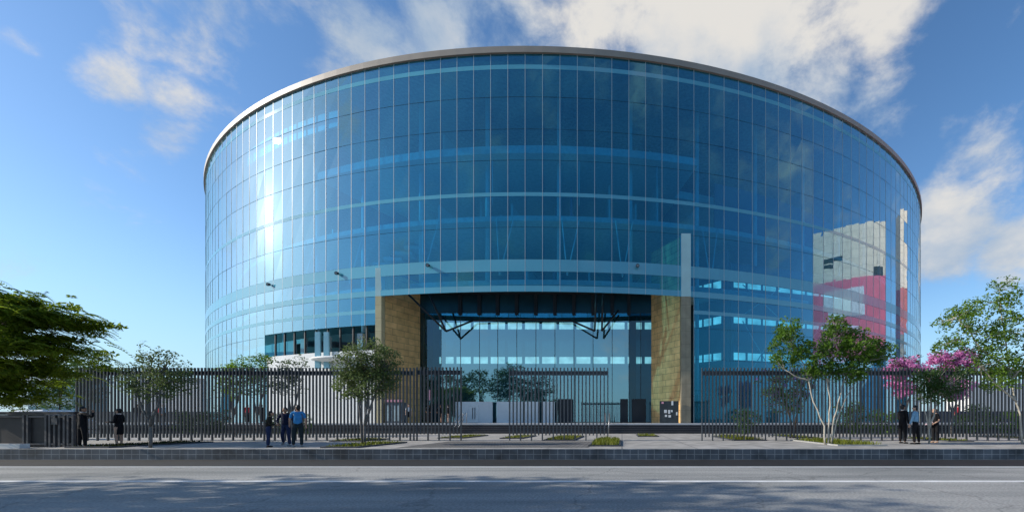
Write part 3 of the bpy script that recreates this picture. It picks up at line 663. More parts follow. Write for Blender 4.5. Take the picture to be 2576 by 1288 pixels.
# dark trees beyond the left fence
Y = 33; b = G(222, Y=Y)
tree('young_tree', b, [[b, at(222, 1030, Y), at(215, 960, Y), at(205, 910, Y)], [at(222, 1035, Y), at(240, 960, Y), at(250, 900, Y)]],
     [blob(192, 245, 868, 960, Y), blob(215, 275, 875, 970, Y), blob(190, 260, 940, 1020, Y)], 'dark tree behind the left end of the fence, next to the feathery tree', L_DARK, BARKD, 51, leaf=.1, dens=520, clump=.45, sub=7)
Y = 36; b = G(150, Y=Y)
tree('young_tree', b, [[b, at(150, 1010, Y), at(145, 930, Y)], [at(150, 1015, Y), at(165, 950, Y)]],
     [blob(95, 165, 900, 1000, Y), blob(130, 200, 880, 985, Y), blob(110, 190, 960, 1040, Y)], 'dark bushy tree under the feathery branches above the low metal gate', L_DARK, BARKD, 52, leaf=.11, dens=520, clump=.5, sub=7)
# street trees on the near side, out of frame; they shade the road and mirror in the glass
ROW = [(-18.8 - 6.2 * k, 5.6 + .3 * (k % 2), 10.4 + .4 * (k % 3), 4.5) for k in range(4)] + [(-22.5, 5.6, 12.6, 4.4)] + [(-17.5 - 6.5 * k, 3.2, 8.6, 3.6) for k in range(3)]
for k, (x, y, h, rr) in enumerate(ROW):
    b = Vector((x, y, -.3))
    tree('street_tree', b, [[b, b + Vector((.1, 0, 3.2)), b + Vector((.8, .2, 6.2)), b + Vector((1.4, .3, h - 1.5))]],
         [((x + rr * .35, y + .4, h - 1.2), (rr * .62, rr * .62, 1.2)), ((x - rr * .4, y - .5, h - 1.8), (rr * .6, rr * .6, 1.1)), ((x, y + rr * .35, h - 3.0), (rr * .65, rr * .6, 1.4)), ((x + .4, y + rr * .1, h - 4.2), (rr * .7, rr * .7, 1.2))],
         'broad leafy street tree on the near side of the road', L_DARK, BARKD, 60 + k, leaf=.20, dens=320, clump=.72, sub=3.4, group='street trees on the near side of the road', stem_r=.13)

for k, (x, y, Y, rx, rz, lm) in enumerate(((545, 1020, 34.5, 1.3, 1.1, L_DARK), (715, 1030, 35, 1.1, .9, L_DARK), (760, 1035, 34.8, .9, .8, L_MID), (470, 1035, 34.6, 1.2, .9, L_DARK), (1880, 1025, 34.5, 1.2, 1.0, L_DARK), (2140, 1010, 34.8, 1.3, 1.3, L_DARK), (2215, 1025, 34.4, 1.2, 1.0, L_MID), (2460, 1020, 35, 1.4, 1.2, L_DARK), (2540, 1030, 34.6, 1.2, .9, L_MID))):
    q = at(x, 1080, Y); b = Vector((q.x, Y, 0))
    tree('shrub', b, [[b, b + Vector((.1, 0, rz * .6)), b + Vector((.2, 0, rz))], [b, b + Vector((-.2, .1, rz * .8))]], [((q.x, Y, rz * 1.05), (rx, rx * .8, rz))],
         ('dark leafy shrub behind the fence under the bright young tree', 'dark leafy shrub behind the fence beside the man in leather', 'fresh green shrub behind the fence right of the man in blue', 'low dark shrub behind the fence, right of the small grey tree',
          'dark shrub behind the right fence left of the violet blossom', 'rounded dark shrub behind the right fence beside the pale trunks', 'fresh green shrub behind the right fence under the pink blossom', 'broad dark shrub behind the fence, right of the woman with the folder', 'fresh low shrub behind the fence at the right edge')[k], lm, BARKD, 80 + k, leaf=.1, dens=520, clump=.4, sub=7, cat='shrub', group='shrubs behind the fence', stem_r=.03)
# grass beds
def bed(x0, x1, yb, yf, hgt, lab, rimm, gm=GRASS, n=520, tagname='grass_bed'):
    Y0, Y1 = depth_on(yf), depth_on(yb); Yc = (Y0 + Y1) / 2
    xa, xb = at(x0, 1100, Yc).x, at(x1, 1100, Yc).x; cx = (xa + xb) / 2; w = xb - xa; d = max(.5, Y1 - Y0)
    r = empty(tagname, (cx, Yc, 0), lab, 'grass bed', 'square grass beds in the pavement')
    mb = MB(); t = .09
    for sx in (-1, 1): mb.box((cx + sx * (w / 2 - t / 2), Yc, .03), (t, d, .06))
    for sy in (-1, 1): mb.box((cx, Yc + sy * (d / 2 - t / 2), .03), (w - 2 * t, t, .06))
    mb.build('stone_rim', rimm, r)
    mb = MB(); mb.box((cx, Yc, .012), (w - 2 * t, d - 2 * t, .024)); mb.build('soil', SOIL, r)
    rg = random.Random(int(x0)); g = MB()
    for _ in range(n):
        x = cx + rg.uniform(-.5, .5) * (w - .2); y = Yc + rg.uniform(-.5, .5) * (d - .2)
        e = max(0, 1 - abs(x - cx) / (w / 2)) ** .35
        h = hgt * rg.uniform(.45, 1.1) * (.55 + .45 * e); a = rg.uniform(0, 6.28); lx, ly = math.cos(a), math.sin(a); wd = .018
        k = h * rg.uniform(.2, .7)
        px, py = -ly * wd, lx * wd
        m_ = (x + lx * k * .3, y + ly * k * .3, .02 + h * .65)
        g.face([(x - px, y - py, .02), (x + px, y + py, .02), (m_[0] + px * .7, m_[1] + py * .7, m_[2]), (m_[0] - px * .7, m_[1] - py * .7, m_[2])])
        g.face([(m_[0] - px * .7, m_[1] - py * .7, m_[2]), (m_[0] + px * .7, m_[1] + py * .7, m_[2]), (x + lx * k, y + ly * k, .02 + h)])
    g.build('grass', gm, r)
bed(322, 420, 1112, 1126, .15, 'shaded dark grass bed around the small grey tree', RIM, GRASSD, 700)
bed(872, 945, 1104, 1110, .16, 'narrow yellow-green grass bed just behind the olive tree', RIM, n=420)
bed(885, 968, 1113, 1126, .17, 'yellow-green grass bed at the foot of the olive tree', RIM)
bed(1140, 1200, 1095, 1102, .17, 'grass bed at the right end of the left fence', RIM, n=420)
bed(1282, 1332, 1096, 1103, .17, 'grass bed behind the left end of the middle gate', RIM, n=380)
bed(1388, 1458, 1097, 1108, .20, 'low ragged grass bed under the middle gate on the brick path', RIM, GRASS, 520)
bed(1490, 1562, 1108, 1122, .30, 'tall tufted grass bed close to the kerb right of the middle gate', RIM, n=900)
bed(1602, 1652, 1093, 1098, .17, 'grass bed furthest back, in front of the open steps', RIM, n=380)
bed(1815, 1890, 1098, 1108, .26, 'tufted grass bed at the left end of the right fence', RIM, n=640)
bed(1965, 2020, 1095, 1101, .17, 'grass bed behind the fence under the violet blossom tree', RIM, n=380)
bed(2040, 2150, 1107, 1121, .24, 'wide grass bed with a pale rim around the pale trunked tree', RIML, n=1000)
bed(2318, 2378, 1102, 1110, .18, 'grass bed behind the three people on the right', RIM, n=420)
bed(2520, 2600, 1098, 1106, .18, 'grass bed in shade at the right edge of the frame', RIM, GRASSD, 520)

# ------------------------------------------------------------------ left edge: low metal gate wall, ledge, car, pavilion
GW = mat('rusty_dark_metal', (.035, .03, .03), .6, .35, 2); GF = mat('worn_frame_metal', (.10, .09, .088), .55, .3, 2)
Y = 17.9; A, B = at(-60, 1100, Y), at(188, 1100, Y); zt = at(0, 1035, Y).z
r = empty('metal_gate_wall', ((A.x + B.x) / 2, Y, 0), 'low dark metal gate wall with framed panels at the left edge of the pavement', 'gate wall')
mb = MB(); mb.box(((A.x + B.x) / 2, Y + .12, zt - .06), (B.x - A.x, .3, .12)); mb.build('cap_beam', GW, r)
for x0, x1 in ((-60, 62), (66, 118), (122, 140), (146, 164), (168, 186)):
    a, b = at(x0, 1100, Y).x, at(x1, 1100, Y).x; w = b - a
    mb = MB(); mb.box(((a + b) / 2, Y + .1, zt / 2 - .06), (w - .02, .05, zt - .14)); pnl = mb.build('panel', GW, r)
    mb = MB()
    for sx in (0, 1): mb.box((a + .05 + sx * (w - .1), Y + .03, zt / 2 - .06), (.08, .09, zt - .14))
    for z in (.12, zt - .2): mb.box(((a + b) / 2, Y + .03, z), (w - .2, .08, .08))
    mb.build('panel_frame', GF, pnl)
mb = MB(); q = at(118, 1062, Y); mb.box((at(140, 1060, Y).x, Y - .02, q.z + .05), (.24, .06, .28)); mb.build('lock_box', GF, r)
o = MB(); a, b = at(-60, 1120, 17.0).x, at(58, 1120, 17.0).x; o.box(((a + b) / 2, 17.05, .09), (b - a, .3, .18)); tag(o.build('concrete_ledge', NOSE), 'pale low concrete ledge in front of the metal gate wall, lower left corner', 'ledge')
def car(loc, rz, lab):
    body = mat('white_car_paint', (.75, .76, .78), .25, .04, spec=.6); gl = mat('car_window', (.03, .05, .06), .08, .1, spec=.7); ty = mat('tyre_rubber', (.015, .015, .015), .8)
    r = empty('parked_car', loc, lab, 'car'); M = Matrix.Rotation(rz, 4, 'Z'); l = Vector(loc)
    T = lambda p: l + (M @ Vector(p))
    prof = [(-2.2, .35), (-2.25, .8), (-1.9, 1.0), (-1.3, 1.08), (-.6, 1.62), (.9, 1.68), (1.7, 1.2), (2.15, 1.05), (2.2, .35)]
    mb = MB(); n = len(prof)
    rows = [(-.88, 1.0), (-.80, 1.04), (.80, 1.04), (.88, 1.0)]
    vs = [T((x, y * (1 if z < 1.1 else .86), z * s if z > .5 else z)) for (y, s) in rows for (x, z) in prof]
    fs = [(j * n + i, (j + 1) * n + i, (j + 1) * n + i + 1, j * n + i + 1) for j in range(3) for i in range(n - 1)]
    fs += [tuple(reversed(range(n))), tuple(3 * n + i for i in range(n))]
    mb.raw(vs, fs); mb.build('body', body, r)
    for y in (-.79, .79):
        s = .02 if y > 0 else -.02
        mb = MB(); mb.face([T((-1.15, y + s, 1.12)), T((1.5, y + s, 1.18)), T((.85, y + s, 1.6)), T((-.6, y + s, 1.55))]); mb.build('side_window', gl, r)
    for x in (-1.4, 1.4):
        for y in (-.85, .85):
            mb = MB(); mb.tube([T((x, y - .1, .33)), T((x, y + .1, .33))], .33, 16); wv = mb.build('wheel', ty, r)
            mb = MB(); mb.tube([T((x, y - .11, .33)), T((x, y + .11, .33))], .19, 12); mb.build('rim', MATS['rail_metal'], wv)
    for y in (-.6, .6):
        mb = MB(); mb.ell(T((-2.2, y, .75)), (.06, .16, .09), 10, 6); mb.build('headlight', WHITE, r)
q = at(42, 1020, 24); car((q.x, 25, .0), .1, 'white parked car whose roof shows above the low metal gate wall')
# pale blue pavilion behind the trees
a, b = at(70, 950, 58), at(185, 950, 58)
r = empty('pavilion', ((a.x + b.x) / 2, 58, TZ), 'pale blue low building behind the trees at the left edge', 'building')
PB = mat('pale_blue_wall', (.34, .45, .50), .6, .15, .4)
mb = MB(); mb.box(((a.x + b.x) / 2, 60, 3.6), (b.x - a.x, 4, 6.0)); mb.build('wall', PB, r)
mb = MB(); mb.box(((a.x + b.x) / 2, 60, 6.75), (b.x - a.x + .6, 4.6, .3)); mb.build('roof', WHITE, r)
for k in range(4):
    for z in (2.4, 4.9):
        mb = MB(); x = a.x + (b.x - a.x) * (k + .5) / 4; mb.box((x, 57.96, z), (.9, .1, 1.3)); mb.build('window', WINDIM, r)
# low boundary walls and a pale hall far behind, either side
o = MB(); a, b = at(190, 1030, 57).x, at(516, 1030, 57).x; o.box(((a + b) / 2, 57, (TZ + 2.35) / 2), (b - a, .3, 2.35 - TZ)); tag(o.build('boundary_wall', mat('slate_wall', (.10, .115, .135), .8, .25)), 'low slate boundary wall seen through the left fence', 'wall')
o = MB(); a, b = at(2318, 1030, 66).x, at(2760, 1030, 66).x; o.box(((a + b) / 2, 66, (TZ + 2.6) / 2), (b - a, .3, 2.6 - TZ)); tag(o.build('boundary_wall', MATS['slate_wall']), 'low slate boundary wall seen through the right fence', 'wall')
def hall(x0, x1, Y, zt, lab):
    a, b = at(x0, 950, Y).x, at(x1, 950, Y).x
    r = empty('pale_hall', ((a + b) / 2, Y, 0), lab, 'building')
    mb = MB(); mb.box(((a + b) / 2, Y + 6, zt / 2), (b - a, 12, zt)); mb.build('wall', mat('pale_render', (.72, .72, .70), .8, .06, .1) if 'pale_render' not in MATS else MATS['pale_render'], r)
    mb = MB(); mb.box(((a + b) / 2, Y + 6, zt + .15), (b - a + .5, 12.5, .3)); mb.build('roof', SLABW, r)
hall(330, 505, 120, 12.8, 'long plain white hall glimpsed through the left fence')
hall(2440, 2640, 150, 14.0, 'long plain white hall glimpsed through the right fence')

# ------------------------------------------------------------------ store building off to the right: mirrored in the curved glass
BEI = brick_mat('store_beige_panel', (.74, .61, .51), (.70, .575, .48), (.45, .37, .31), 4.2, 1.9, .05, 'yz', .7, 0, .12)
r = empty('store_building', (75, 46, 0), 'beige and crimson store block mirrored in the right part of the glass', 'building')
mb = MB(); mb.box((85, 46.5, 37.5), (20, 35, 11.4)); mb.build('beige_wall', BEI, r)
mb = MB(); mb.box((85, 46.5, 22.8), (20.2, 35, 18)); mb.build('crimson_wall', CRIM, r)
mb = MB(); mb.box((85.2, 46.5, 6.9), (20, 34.8, 13.8)); mb.build('base_glazing', mat('store_base_glazing', (.40, .58, .64), .3, .25, .5), r)
mb = MB(); mb.box((74.85, 44, 26.6), (.3, 17, 6.2)); em = mb.build('emblem', mat('emblem_grey', (.62, .60, .66), .6), r)
mb = MB(); mb.box((74.65, 43.5, 25.8), (.2, 8, 4.0)); mb.build('emblem_square', WHITE, em)
mb = MB(); mb.box((74.9, 39, 36.4), (.2, 7, .9)); mb.box((74.9, 37, 35.2), (.2, 4, .7)); mb.build('louvre_vent', DARK, r)
mb = MB(); mb.box((74.9, 60, 32.8), (.2, 5, 1.8)); mb.build('louvre_vent', DARK, r)
r = empty('store_tower', (96, 84, 0), 'narrow beige and red tower mirrored at the far right edge of the glass', 'building')
mb = MB(); mb.box((99, 84.5, 45), (12, 6, 20)); mb.build('beige_wall', BEI, r)
mb = MB(); mb.box((99, 84.5, 29), (12.2, 6.1, 12)); mb.build('crimson_wall', mat('dull_red_paint', (.45, .12, .11), .7), r)
mb = MB(); mb.box((99, 84.5, 11.5), (12, 6, 23)); mb.build('grey_wall', mat('grey_tower_wall', (.18, .17, .15), .8, .5, .4), r)

# ------------------------------------------------------------------ people
def skin_mesh(V, E, rad, root=0, sub=1):
    me = bpy.data.meshes.new('tmp'); me.from_pydata([tuple(v) for v in V], E, []); o = bpy.data.objects.new('tmp', me); COL.objects.link(o)
    md = o.modifiers.new('s', 'SKIN'); md.use_smooth_shade = True
    if not me.skin_vertices: raise RuntimeError('no skin layer')
    for i, s in enumerate(me.skin_vertices[0].data):
        r_ = rad[i]; s.radius = r_ if isinstance(r_, tuple) else (r_, r_); s.use_root = (i == root)
    if sub: o.modifiers.new('b', 'SUBSURF').levels = sub
    dg = bpy.context.evaluated_depsgraph_get(); dg.update()
    ev = o.evaluated_get(dg); m2 = bpy.data.meshes.new_from_object(ev)
    vs = [v.co.copy() for v in m2.vertices]; fs = [tuple(p.vertices) for p in m2.polygons]
    bpy.data.objects.remove(o); bpy.data.meshes.remove(me); bpy.data.meshes.remove(m2)
    return vs, fs
SKIN = mat('skin', (.40, .22, .14), .55, .08, 8); SKIN2 = mat('pale_skin', (.52, .32, .23), .55, .08, 8)
HAIR = mat('black_hair', (.012, .010, .009), .5, .3, 20); HAIRR = mat('auburn_hair', (.06, .02, .015), .5, .3, 20)
EYEM = mat('eye_dark', (.02, .015, .012), .3)
def cloth(name, c): return MATS.get(name) or mat(name, c, .85, .18, 9, bump=.3, spec=.2)
BLACK = cloth('black_cloth', (.010, .010, .012)); NAVY = cloth('navy_cloth', (.012, .016, .045)); DENIM = cloth('denim', (.022, .034, .085)); DDENIM = cloth('dark_teal_denim', (.018, .030, .036))
BLUE = cloth('blue_cotton', (.045, .24, .52)); LBLUE = cloth('pale_blue_shirt', (.22, .40, .55)); BROWN = cloth('dark_brown_leather', (.022, .020, .016)); WHT = cloth('white_cotton', (.65, .65, .65)); REDC = cloth('red_cotton', (.40, .03, .05))
TANS = cloth('tan_shoe', (.55, .33, .20)); BLKS = cloth('black_shoe', (.012, .012, .012)); GREYS = cloth('grey_shoe', (.25, .27, .28))
def n3(v): return Vector(v).normalized()
def person(foot, H, rz, lab, top=None, sleeves='long', bottom='trousers', topm=BLACK, botm=BLACK, shoem=BLKS, hairm=HAIR, skin=SKIN,
           arms=None, legs=None, lean=0.0, headturn=0.0, nod=0.0, female=False, hairlen=0, held=None, collar=False, group=None, coat=0):
    """local frame: person faces -Y, +X is the person's left; H total height"""
    r = empty('person', foot, lab, 'person', group); r.rotation_euler = (0, 0, rz); r['o'] = (0, 0, 0)
    h = H; w = .93 if female else 1.0
    arms = arms or (((-.16, 0, -1), (-.05, -.15, -1)), ((.16, 0, -1), (.05, -.15, -1)))       # right (x<0), left
    legs = legs or (((-.05, 0, -1), (0, .03, -1)), ((.05, 0, -1), (0, .03, -1)))
    hipw, shw = .055 * h * (1.05 if female else 1), .112 * h * w
    ul, fl, th, sh = .172 * h, .148 * h, .245 * h, .238 * h
    # pelvis height from the longer leg
    hz = .045 * h
    drop = max(-(n3(a) * th + n3(b) * sh).z for a, b in legs)
    pel = Vector((0, 0, hz + drop + .012 * h)); up = Vector((0, -math.sin(lean), math.cos(lean)))
    bel, che, nb = pel + up * .10 * h, pel + up * .205 * h, pel + up * .295 * h
    neck = nb + up * .03 * h; head = neck + Vector((0, -.012 * h - nod * .03 * h, .068 * h))
    V = [pel, bel, che, nb, neck]; rad = [(.060 * h, .045 * h), (.055 * h * w, .042 * h), (.070 * h * w, .050 * h), (.042 * h, .036 * h), (.030 * h, .030 * h)]
    E = [(0, 1), (1, 2), (2, 3), (3, 4)]
    J = {}
    for s, side in ((-1, 0), (1, 1)):
        so = nb + Vector((s * shw, 0, -.028 * h)); el = so + n3(arms[side][0]) * ul; wr = el + n3(arms[side][1]) * fl
        b = len(V); V += [so, so.lerp(el, .5), el, el.lerp(wr, .45), wr]; rad += [.034 * h * w, .029 * h * w, .023 * h, .022 * h, .0155 * h]
        E += [(3, b), (b, b + 1), (b + 1, b + 2), (b + 2, b + 3), (b + 3, b + 4)]
        hp = pel + Vector((s * hipw, 0, -.02 * h)); kn = hp + n3(legs[side][0]) * th; an = kn + n3(legs[side][1]) * sh
        c = len(V); V += [hp, hp.lerp(kn, .45), kn, kn.lerp(an, .35), an]; rad += [.054 * h, .046 * h, .033 * h, .034 * h, .021 * h]
        E += [(0, c), (c, c + 1), (c + 1, c + 2), (c + 2, c + 3), (c + 3, c + 4)]
        J[side] = (so, el, wr, hp, kn, an, b, c)
    vs, fs = skin_mesh(V, E, rad)
    mb = MB(); mb.raw(vs, fs, 0, True)
    # head with face
    Mh = Matrix.Rotation(headturn, 3, 'Z') @ Matrix.Rotation(-nod * .35, 3, 'X')
    T = lambda p: head + Mh @ Vector(p)
    mb.ell(head, (.046 * h, .056 * h, .066 * h), 14, 10, 0, Mh); mb.ell(T((0, -.012 * h, -.035 * h)), (.034 * h, .04 * h, .036 * h), 12, 8, 0, Mh)
    mb.ell(T((0, -.057 * h, -.008 * h)), (.007 * h, .011 * h, .014 * h), 8, 6, 0, Mh)
    for s in (-1, 1):
        mb.ell(T((s * .018 * h, -.050 * h, .006 * h)), (.006 * h, .004 * h, .004 * h), 8, 5, 1, Mh)
        mb.ell(T((s * .047 * h, .004 * h, -.004 * h)), (.006 * h, .011 * h, .017 * h), 8, 6, 0, Mh)
    mb.ell(T((0, -.050 * h, -.032 * h)), (.014 * h, .004 * h, .003 * h), 8, 5, 1, Mh)
    # hands: palm, four fingers, thumb
    for side, s in ((0, -1), (1, 1)):
        so, el, wr = J[side][:3]; d = (wr - el).normalized(); f = Vector((0, -1, 0)); side_v = d.cross(Vector((s, 0, 0)))
        if side_v.length < .1: side_v = d.cross(Vector((0, 0, 1)))
        side_v.normalize(); nrm = d.cross(side_v)
        pl = [wr - d * .01 * h, wr + d * .02 * h, wr + d * .045 * h]
        mb.tube(pl, [.014 * h, .0185 * h, .019 * h], 8)
        for k in range(4):
            b0 = wr + d * .045 * h + side_v * (k - 1.5) * .0105 * h; ln = (.036, .042, .040, .031)[k] * h
            m1 = b0 + d * ln * .5 + nrm * ln * .12; m2 = b0 + d * ln * .85 + nrm * ln * .42
            mb.tube([b0 - d * .01 * h, m1, m2], [.0056 * h, .0052 * h, .0042 * h], 6)
        t0 = wr + d * .018 * h - side_v * .016 * h
        mb.tube([t0, t0 - side_v * .014 * h + d * .016 * h, t0 - side_v * .014 * h + d * .036 * h + nrm * .01 * h], [.0066 * h, .006 * h, .0048 * h], 6)
    mb.build('body', [skin, EYEM], r)
    # hair
    hb = MB(); hb.ell(T((0, .008 * h, .012 * h)), (.051 * h, .058 * h, .063 * h), 16, 8, 0, Mh, 0, .52)
    hb.ell(T((0, .026 * h, -.006 * h)), (.047 * h, .040 * h, .055 * h), 14, 8, 0, Mh)
    if hairlen: hb.ell(T((0, .040 * h, -.03 * h)), (.045 * h, .028 * h, .06 * h * hairlen), 12, 8, 0, Mh)
    if female and not hairlen: hb.ell(T((0, .06 * h, .03 * h)), (.024 * h, .024 * h, .024 * h), 10, 7, 0, Mh)
    hb.build('hair', hairm, r)
    # top
    g = .010 * h
    Vt = [pel - up * (.02 + coat) * h, bel, che, nb]; rt = [(.108 * h, .086 * h), (.092 * h * w, .070 * h), (.098 * h * w, .070 * h), (.056 * h, .047 * h)]; Et = [(0, 1), (1, 2), (2, 3)]
    frac = {'long': 2.0, 'short': .95, 'none': .1}[sleeves]
    for side in (0, 1):
        so, el, wr = J[side][:3]; b = len(Vt)
        if frac > 1.5: pts = [so, so.lerp(el, .5), el, el.lerp(wr, .5), el.lerp(wr, .93)]; rr = [.038 * h * w, .034 * h * w, .030 * h, .027 * h, .022 * h]
        elif frac > .5: pts = [so, so.lerp(el, .5), so.lerp(el, .85)]; rr = [.036 * h * w, .033 * h * w, .031 * h]
        else: pts = [so, so.lerp(el, .2)]; rr = [.041 * h * w, .038 * h]
        Vt += pts; rt += rr; Et += [(3, b)] + [(b + k, b + k + 1) for k in range(len(pts) - 1)]
    vs, fs = skin_mesh(Vt, Et, rt); mb = MB(); mb.raw(vs, fs, 0, True); mb.build('jacket' if sleeves == 'long' else 'shirt', topm, r)
    if collar:
        mb = MB(); mb.tube([nb + up * .012 * h, nb + up * .034 * h], [.044 * h, .037 * h], 12); mb.build('collar', WHT, r)
    # bottom
    if bottom == 'trousers':
        Vb = [bel - up * .01 * h, pel]; rb = [(.080 * h, .060 * h), (.090 * h, .072 * h)]; Eb = [(0, 1)]
        for side in (0, 1):
            hp, kn, an = J[side][3:6]; c = len(Vb)
            Vb += [hp, hp.lerp(kn, .45), kn, kn.lerp(an, .4), kn.lerp(an, .97)]; rb += [.063 * h, .056 * h, .043 * h, .040 * h, .034 * h]
            Eb += [(1, c), (c, c + 1), (c + 1, c + 2), (c + 2, c + 3), (c + 3, c + 4)]
        vs, fs = skin_mesh(Vb, Eb, rb); mb = MB(); mb.raw(vs, fs, 0, True); mb.build('trousers', botm, r)
    else:
        kz = (J[0][4] + J[1][4]) / 2; end = pel.lerp(kz, .86)
        mb = MB(); n = 16; vs = []
        for (p, rx, ry) in ((bel, .078 * h, .062 * h), (pel, .094 * h, .074 * h), (pel.lerp(end, .5), .100 * h, .078 * h), (end, .092 * h, .074 * h)):
            for k in range(n):
                a = 2 * math.pi * k / n; vs.append(p + Vector((rx * math.cos(a), ry * math.sin(a), 0)))
        mb.raw(vs, [(j * n + k, j * n + (k + 1) % n, (j + 1) * n + (k + 1) % n, (j + 1) * n + k) for j in range(3) for k in range(n)], 0, True)
        mb.build('skirt', botm, r)
    for side in (0, 1):
        an = J[side][5]; toe = -.10 if legs[side][1][1] < .3 else -.07
        mb = MB(); lift = max(0, an.z - .06 * h)
        mb.ell((an.x, an.y - .032 * h, an.z - .022 * h), (.027 * h, .075 * h, .024 * h), 12, 8, 0, Matrix.Rotation(-.5 if lift > .03 * h else 0, 3, 'X')); mb.build('shoe', shoem, r)
    if held == 'papers':
        wr = J[0][2]; mb = MB(); mb.box((wr.x * .3, wr.y - .12, wr.z + .0), (.30, .22, .02), .2); o = mb.build('papers', PAPER, None)
        tag(o, 'pale pink open folder of papers held by the woman in black', 'folder'); o.location = foot; o.rotation_euler = (0.5, 0, rz)
        o.location = Vector(foot) + Matrix.Rotation(rz, 3, 'Z') @ Vector((wr.x * .3, wr.y - .12, wr.z)); o.data.transform(Matrix.Translation((-wr.x * .3, -(wr.y - .12), -wr.z)))
    if held == 'phone':
        pass
    return r
PAPER = mat('pink_paper', (.62, .45, .50), .8, .08, 4)
def spot(x, yf, z=0.0): 
    Y = depth_on(yf, z); q = at(x, 1100, Y); return Vector((q.x, Y, z))
def hgt(foot, ytop): return (at(0, ytop, foot.y).z - foot.z) * 1.0
f = spot(207, 1125.5); person(f, hgt(f, 1021), R_(165), 'man in a black suit seen from behind with one hand raised to his head', topm=BLACK, botm=BLACK, collar=True, coat=.06, headturn=R_(-40),
       arms=(((-.85, -.25, -.35), (.55, -.35, .85)), ((.14, .05, -1), (.02, -.15, -1))), legs=(((-.16, 0, -1), (-.06, .0, -1)), ((.16, 0, -1), (.06, 0, -1))), skin=SKIN)
f = spot(299.5, 1121); person(f, hgt(f, 1027), R_(-80), 'woman in a short black dress with bare legs gesturing with both forearms', topm=BLACK, botm=BLACK, bottom='skirt', female=True, skin=SKIN2, collar=True,
       arms=(((-.1, .0, -1), (.05, -1, -.05)), ((.1, .0, -1), (-.05, -1, .05))), hairlen=.0, legs=(((-.03, 0, -1), (0, .0, -1)), ((.03, -.05, -1), (0, .08, -1))))
f = spot(675, 1124); person(f, hgt(f, 1033), R_(125), 'man in a dark leather jacket and blue jeans standing with his back half turned', topm=BROWN, botm=DENIM, coat=.02, nod=.8,
       arms=(((-.15, -.1, -1), (.3, -.9, -.1)), ((.15, -.1, -1), (-.3, -.9, -.1))), lean=.06)
f = spot(720, 1121); person(f, hgt(f, 1023), R_(8), 'man in a navy top and jeans walking towards the camera between two others', topm=NAVY, botm=DENIM, shoem=GREYS, lean=.12, coat=.03,
       arms=(((-.5, .1, -.85), (.5, -.7, -.45)), ((.42, .1, -.9), (.05, -.3, -1))), legs=(((-.1, -.12, -1), (-.16, .55, -.8)), ((.12, -.18, -1), (.05, .1, -1))))
f = spot(749, 1123.5); person(f, hgt(f, 1018), R_(-150), 'man in a bright blue short-sleeved shirt and dark jeans seen from behind', topm=BLUE, sleeves='short', botm=DDENIM, shoem=GREYS, skin=SKIN2, headturn=R_(25), coat=.03,
       arms=(((-.2, .05, -1), (-.05, -.3, -1)), ((.3, -.25, -1), (.1, -.6, -.8))), legs=(((-.08, .05, -1), (-.02, .08, -1)), ((.1, -.05, -1), (.02, .02, -1))))
f = spot(2271, 1114.5); person(f, hgt(f, 1017), R_(105), 'man in a dark suit facing right towards the man in a pale blue shirt', topm=BLACK, botm=BLACK, collar=True, coat=.06,
       arms=(((-.12, .0, -1), (.0, -.35, -1)), ((.12, -.1, -1), (-.1, -.85, -.45))))
f = spot(2303, 1116.5); person(f, hgt(f, 1019), R_(-140), 'man in a pale blue shirt and black trousers standing between two others', topm=LBLUE, botm=BLACK, skin=SKIN2, headturn=R_(20),
       arms=(((-.2, .05, -1), (-.05, -.15, -1)), ((.2, -.2, -1), (.08, -.35, -1))), legs=(((-.1, .12, -1), (-.02, .12, -1)), ((.05, -.06, -1), (.0, .05, -1))))
f = spot(2353, 1112.5); person(f, hgt(f, 1026), R_(-85), 'woman in black with tan shoes reading an open folder', topm=BLACK, sleeves='short', botm=BLACK, shoem=TANS, hairm=HAIRR, female=True, skin=SKIN2, nod=.6,
       arms=(((-.12, .05, -1), (.3, -.75, -.5)), ((.12, .05, -1), (-.3, -.75, -.5))), held='papers')
# people up on the terrace
def up(x, yf): 
    Y = 38.6; q = at(x, 1060, Y); return Vector((q.x, Y, TZ))
GP = 'people on the terrace by the entrance'
person(up(1028, 1062), 1.74, R_(30), 'woman in white top and black skirt on the terrace beside the kiosk', topm=WHT, botm=BLACK, bottom='skirt', female=True, skin=SKIN2, sleeves='short', hairlen=.8, hairm=HAIRR, group=GP)
person(up(1078, 1062), 1.72, R_(10), 'person in black with hands on hips on the terrace behind the bar gate', topm=BLACK, botm=BLACK, arms=(((-.8, .1, -.7), (.7, -.2, -.5)), ((.8, .1, -.7), (-.7, -.2, -.5))), group=GP)
person(up(1107, 1062), 1.74, R_(-20), 'woman in a black dress with elbows out on the terrace', topm=BLACK, botm=BLACK, bottom='skirt', female=True, arms=(((-.8, .1, -.7), (.5, -.4, -.7)), ((.6, .1, -.8), (.3, -.5, .4))), group=GP)
person(up(1127, 1062), 1.70, R_(-60), 'woman in black jacket with white collar and bare legs on the terrace', topm=BLACK, botm=BLACK, bottom='skirt', female=True, collar=True, skin=SKIN2, group=GP)
for x, tm, bm, lab, g in ((345, BLACK, DENIM, 'person in a dark top seen far back through the left fence', 20), (402, REDC, BLACK, 'person in a red top seen through the fence behind the small grey tree', 160),
                     (412, LBLUE, BLACK, 'person in a pale blue top next to a red one behind the fence', -60), (622, REDC, BLACK, 'person in a red top seen through the fence between the young trees', 80),
                     (658, BLACK, BLACK, 'person in black seen through the fence beside the man in leather', 0), (2408, REDC, BLACK, 'person in a dark red top seen through the right fence', -90)):
    person(up(x, 1062), 1.72, R_(g), lab, topm=tm, botm=bm, group='people far back on the terrace')

